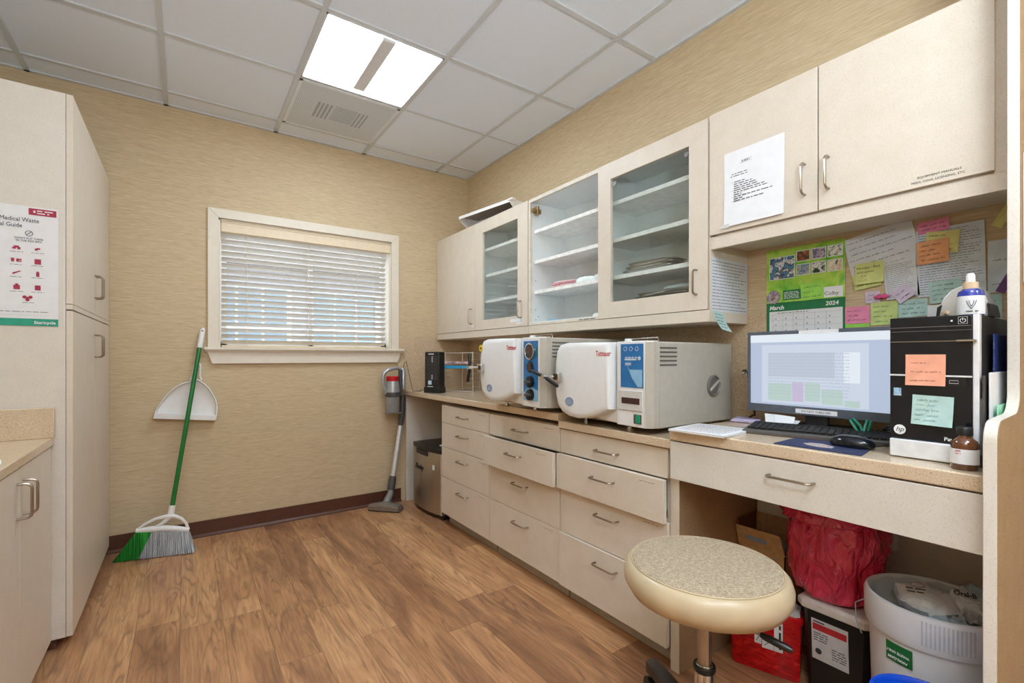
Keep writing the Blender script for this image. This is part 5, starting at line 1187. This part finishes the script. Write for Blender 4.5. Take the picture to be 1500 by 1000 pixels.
# white bucket
c_ = Vector((1.715,.408,0))
t = thing('plastic_bucket', 'large white plastic bucket with a ribbed collar beside the tall end panel', 'bucket', c_)
MB().lathe([(.128,0), (.131,.006), (.142,.39), (.142,.392), (.138,.392), (.127,.012), (0,.010)], c_, 56).build('body', mat('bucket_white', (222,224,228), .35, var=.008), t)
MB().lathe([(.1425,.385), (.150,.387), (.1535,.40), (.1545,.466), (.151,.476), (.144,.478), (.139,.470), (.1385,.39)], c_, 64).build('collar', mat('bucket_white', (222,224,228)), t)
mb = MB()
for k in range(13):
    th = PI+.10+k*.055; p = c_+Vector((math.cos(th)*.1548, math.sin(th)*.1548, .405)); tn = Vector((-math.sin(th), math.cos(th), 0)); nr = Vector((math.cos(th), math.sin(th), 0))
    mb.obox(p-tn*.0015-nr*.001, tn*.003, nr*.0032, (0,0,.062))
mb.build('collar_ribs', mat('rib_grey', (196,198,202), .4), t)
def ring3(r, z, am, ph_, n=60): return [c_+Vector((r*(1+am*math.sin(5*k*2*PI/n+ph_)*math.sin(k*.9))*math.cos(2*PI*k/n), r*(1+am*math.sin(7*k*2*PI/n+ph_))*math.sin(2*PI*k/n), z+.004*math.sin(k*1.3+ph_))) for k in range(n)]
MB().rings([ring3(.136,.472,.0,0), ring3(.130,.45,.02,0), ring3(.124,.42,.04,1), ring3(.10,.40,.06,2), ring3(.03,.395,.1,3)], cap0=False).build('liner_bag', mat('liner_grey_white', (196,202,208), .3), t)
th0 = PI+.30; fr = FR(c_+Vector((-.141,.018,.24)), (-.14,-1,0), (-.03,0,1)); mb = MB()
rgs = []
for zz in (.322,.372):
    r_ = .131+.011*(zz/.39); rgs.append([c_+Vector((math.cos(a_)*(r_+k), math.sin(a_)*(r_+k), zz)) for k in (.0008,.0022) for a_ in ([PI-.50+.045*i for i in range(11)] if k < .001 else [PI-.50+.045*i for i in range(10,-1,-1)])])
MB().rings(rgs).build('green_label', mat('label_green', (20,112,56), .5), t)
gth = PI-.275; gn = Vector((math.cos(gth), math.sin(gth), 0)); gt = Vector((-math.sin(gth), math.cos(gth), 0))
for s_, z_, w_ in (('AMALGAM', .337, .010), ('WASTE ONLY', .353, .009)):
    f7 = FR(c_+gn*.1452+Vector((0,0,z_)), -gt, (0,0,-1)); f7.N = gn; text(s_, w_, f7, WPAP, t, 'CENTER', bold=.0003)
mb = MB().tube([c_+Vector((-.08,.135,.44)), c_+Vector((-.10,.150,.43)), c_+Vector((-.118,.142,.39)), c_+Vector((-.128,.125,.36))], .0016, 6); mb.build('bail_handle', GREYP, t)
# crumpled sachets in the bucket
CR = NT('crumpled_white_wrap'); n5 = CR.noise(CR.coord((1,1,1)), 26, 5, .6, 1.2); CR.l(CR.ramp(n5, [(.3,(206,212,218)), (.7,(236,238,240))]), CR.b.inputs['Base Color']); CR.b.inputs['Roughness'].default_value = .4; CR.bump(n5, .6, .012)
def crump(c, rx, ry, rz_, m, label, seed, name='crumpled_wrapper'):
    rg = []; c = Vector(c)
    for i in range(9):
        ph_ = -PI/2+PI*i/8; q = max(.04, math.cos(ph_))
        rg.append([c+Vector((rx*q*math.cos(2*PI*k/28), ry*q*math.sin(2*PI*k/28), rz_*math.sin(ph_)))*1.0+Vector((1,.8,.9))*noise.noise(Vector((q*3*math.cos(2*PI*k/28)+seed, q*3*math.sin(2*PI*k/28), i*.5+seed)))*.022 for k in range(28)])
    return tag(MB().rings(rg).build(name, m, origin=c), label, 'wrapper', 'wrappers in the white bucket')
w1 = crump((1.735,.42,.452), .075, .075, .040, CR.m, 'crumpled white printed wrapper in the middle of the bucket', 3)
w2 = crump((1.775,.345,.462), .055, .045, .036, CR.m, 'crumpled white wrapper with an oval logo at the right of the bucket', 8)
w3 = crump((1.80,.325,.492), .035, .040, .014, mat('pale_blue_wrapper', (178,200,214), .3), 'pale blue wrapper end standing at the back right of the bucket', 12)
w4 = crump((1.655,.36,.436), .05, .055, .018, mat('pale_blue_wrapper', (178,200,214)), 'flat pale blue wrapper at the front of the bucket', 15)
text('Oral-B', .017, FR((1.735,.368,.497), (.35,-.9,0), (.5,.3,.75)), DPR, w2, bold=.0006)
mb = MB(); f6 = FR((1.68,.455,.486), (.5,-.8,0), (.6,.4,.5)); words(mb, f6, 0, .05, 0, .006, 0); words(mb, f6, 0, .045, .010, .006, 0); mb.tube([f6.p(.03+.016*math.cos(k*PI/7), .024+.008*math.sin(k*PI/7), .001) for k in range(14)], .0007, 4, True); mb.build('wrapper_print', DPR, w1, smooth=False)
# blue bin
c_ = Vector((1.392,.350,0))
t = thing('blue_bin', 'bright blue round bin at the lower right corner of the photo', 'bin', c_)
BLU = mat('bright_blue_plastic', (10,74,190), .25, var=.03)
MB().lathe([(.072,0), (.074,.004), (.089,.340), (.087,.340), (.071,.008), (0,.006)], c_, 48).build('body', BLU, t)
MB().lathe([(.0875,.334), (.096,.338), (.099,.347), (.097,.356), (.090,.357), (.086,.350), (.0855,.334)], c_, 56).build('rim', BLU, t)
MB().lathe([(.0855,.344), (.080,.338), (.066,.337), (.060,.346), (.052,.347), (.0,.345)], c_, 48).build('recessed_lid', BLU, t)

# ================================================================== stool
S0 = Vector((1.176,.762,0)); ST = .580
t = thing('rolling_stool', 'round swivel stool with cream vinyl rim and woven fabric top in front of the desk', 'stool', S0)
VIN = mat('cream_vinyl', (196,178,146), .3, var=.05, nscale=9); 
R = .215
MB().lathe([(.11,ST-.092), (R*.80,ST-.090), (R*.93,ST-.078), (R,ST-.052), (R*1.005,ST-.032), (R*.975,ST-.012), (R*.925,ST-.002), (R*.90,ST)], S0, 72).build('seat_rim', VIN, t)
MB().lathe([(R*.905,ST-.002), (R*.89,ST+.003), (R*.6,ST+.008), (R*.3,ST+.010), (0,ST+.0105)], S0, 72).build('seat_top', weave(), t)
MB().tube([S0+Vector((R*.905*math.cos(k*PI/30), R*.905*math.sin(k*PI/30), ST+.001)) for k in range(60)], .0022, 6, True).build('seam_piping', VIN, t)
MB().lathe([(.026,ST-.145), (.030,ST-.14), (.085,ST-.100), (.085,ST-.0925)], S0, 24).build('seat_plate', BLK, t)
MB().cyl(S0+Vector((0,0,.29)), S0+Vector((0,0,ST-.146)), .0185, 28).build('piston', mat('dull_chrome', (170,160,150), .2, .9), t)
MB().lathe([(.027,.095), (.027,.298), (.0215,.304), (.0205,.304)], S0, 28).build('column', CHROME, t)
MB().lathe([(.0275,.286), (.0295,.290), (.0295,.300), (.0275,.303)], S0, 28).build('column_ring', BLK, t)
lv = MB().tube([S0+Vector((0,-.03,ST-.128)), S0+Vector((.014,-.10,ST-.132)), S0+Vector((.024,-.150,ST-.136))], .004, 8).build('height_lever', NICK, t)
MB().tube([S0+Vector((.0225,-.142,ST-.135)), S0+Vector((.025,-.155,ST-.137)), S0+Vector((.034,-.20,ST-.144)), S0+Vector((.037,-.212,ST-.146))], [.006,.009,.009,.006], 12).build('lever_grip', BLK, lv)
MB().lathe([(.045,.075), (.048,.08), (.042,.12), (.030,.135)], S0, 28).build('base_hub', mat('stool_black', (40,36,34), .35), t)
for k in range(5):
    th = math.radians(63.7+72*k); d = Vector((math.cos(th), math.sin(th), 0)); n_ = Vector((-d.y, d.x, 0))
    rg = []
    for r_, w_, z0_, z1_ in ((.035,.032,.090,.132), (.15,.028,.086,.128), (.27,.024,.080,.120), (.325,.023,.070,.112), (.335,.018,.074,.104)):
        rg.append([S0+d*r_+n_*(-w_)+Vector((0,0,z0_)), S0+d*r_+n_*(w_)+Vector((0,0,z0_)), S0+d*r_+n_*(w_)+Vector((0,0,z1_-.008)), S0+d*r_+n_*(w_*.6)+Vector((0,0,z1_)), S0+d*r_-n_*(w_*.6)+Vector((0,0,z1_)), S0+d*r_-n_*w_+Vector((0,0,z1_-.008))])
    lg = MB().rings(rg).build('leg', mat('stool_black', (40,36,34)), t)
    c0 = S0+d*.308
    w1_ = MB()
    for sgn in (-1,1): w1_.cyl(c0+n_*(sgn*.008)+Vector((0,0,.0302)), c0+n_*(sgn*.026)+Vector((0,0,.0302)), .030, 22)
    w1_.cyl(c0-n_*.010+Vector((0,0,.0302)), c0+n_*.010+Vector((0,0,.0302)), .006, 10).cyl(c0+Vector((0,0,.030)), c0+Vector((0,0,.082)), .007, 10)
    w1_.build('caster', BLK, lg)
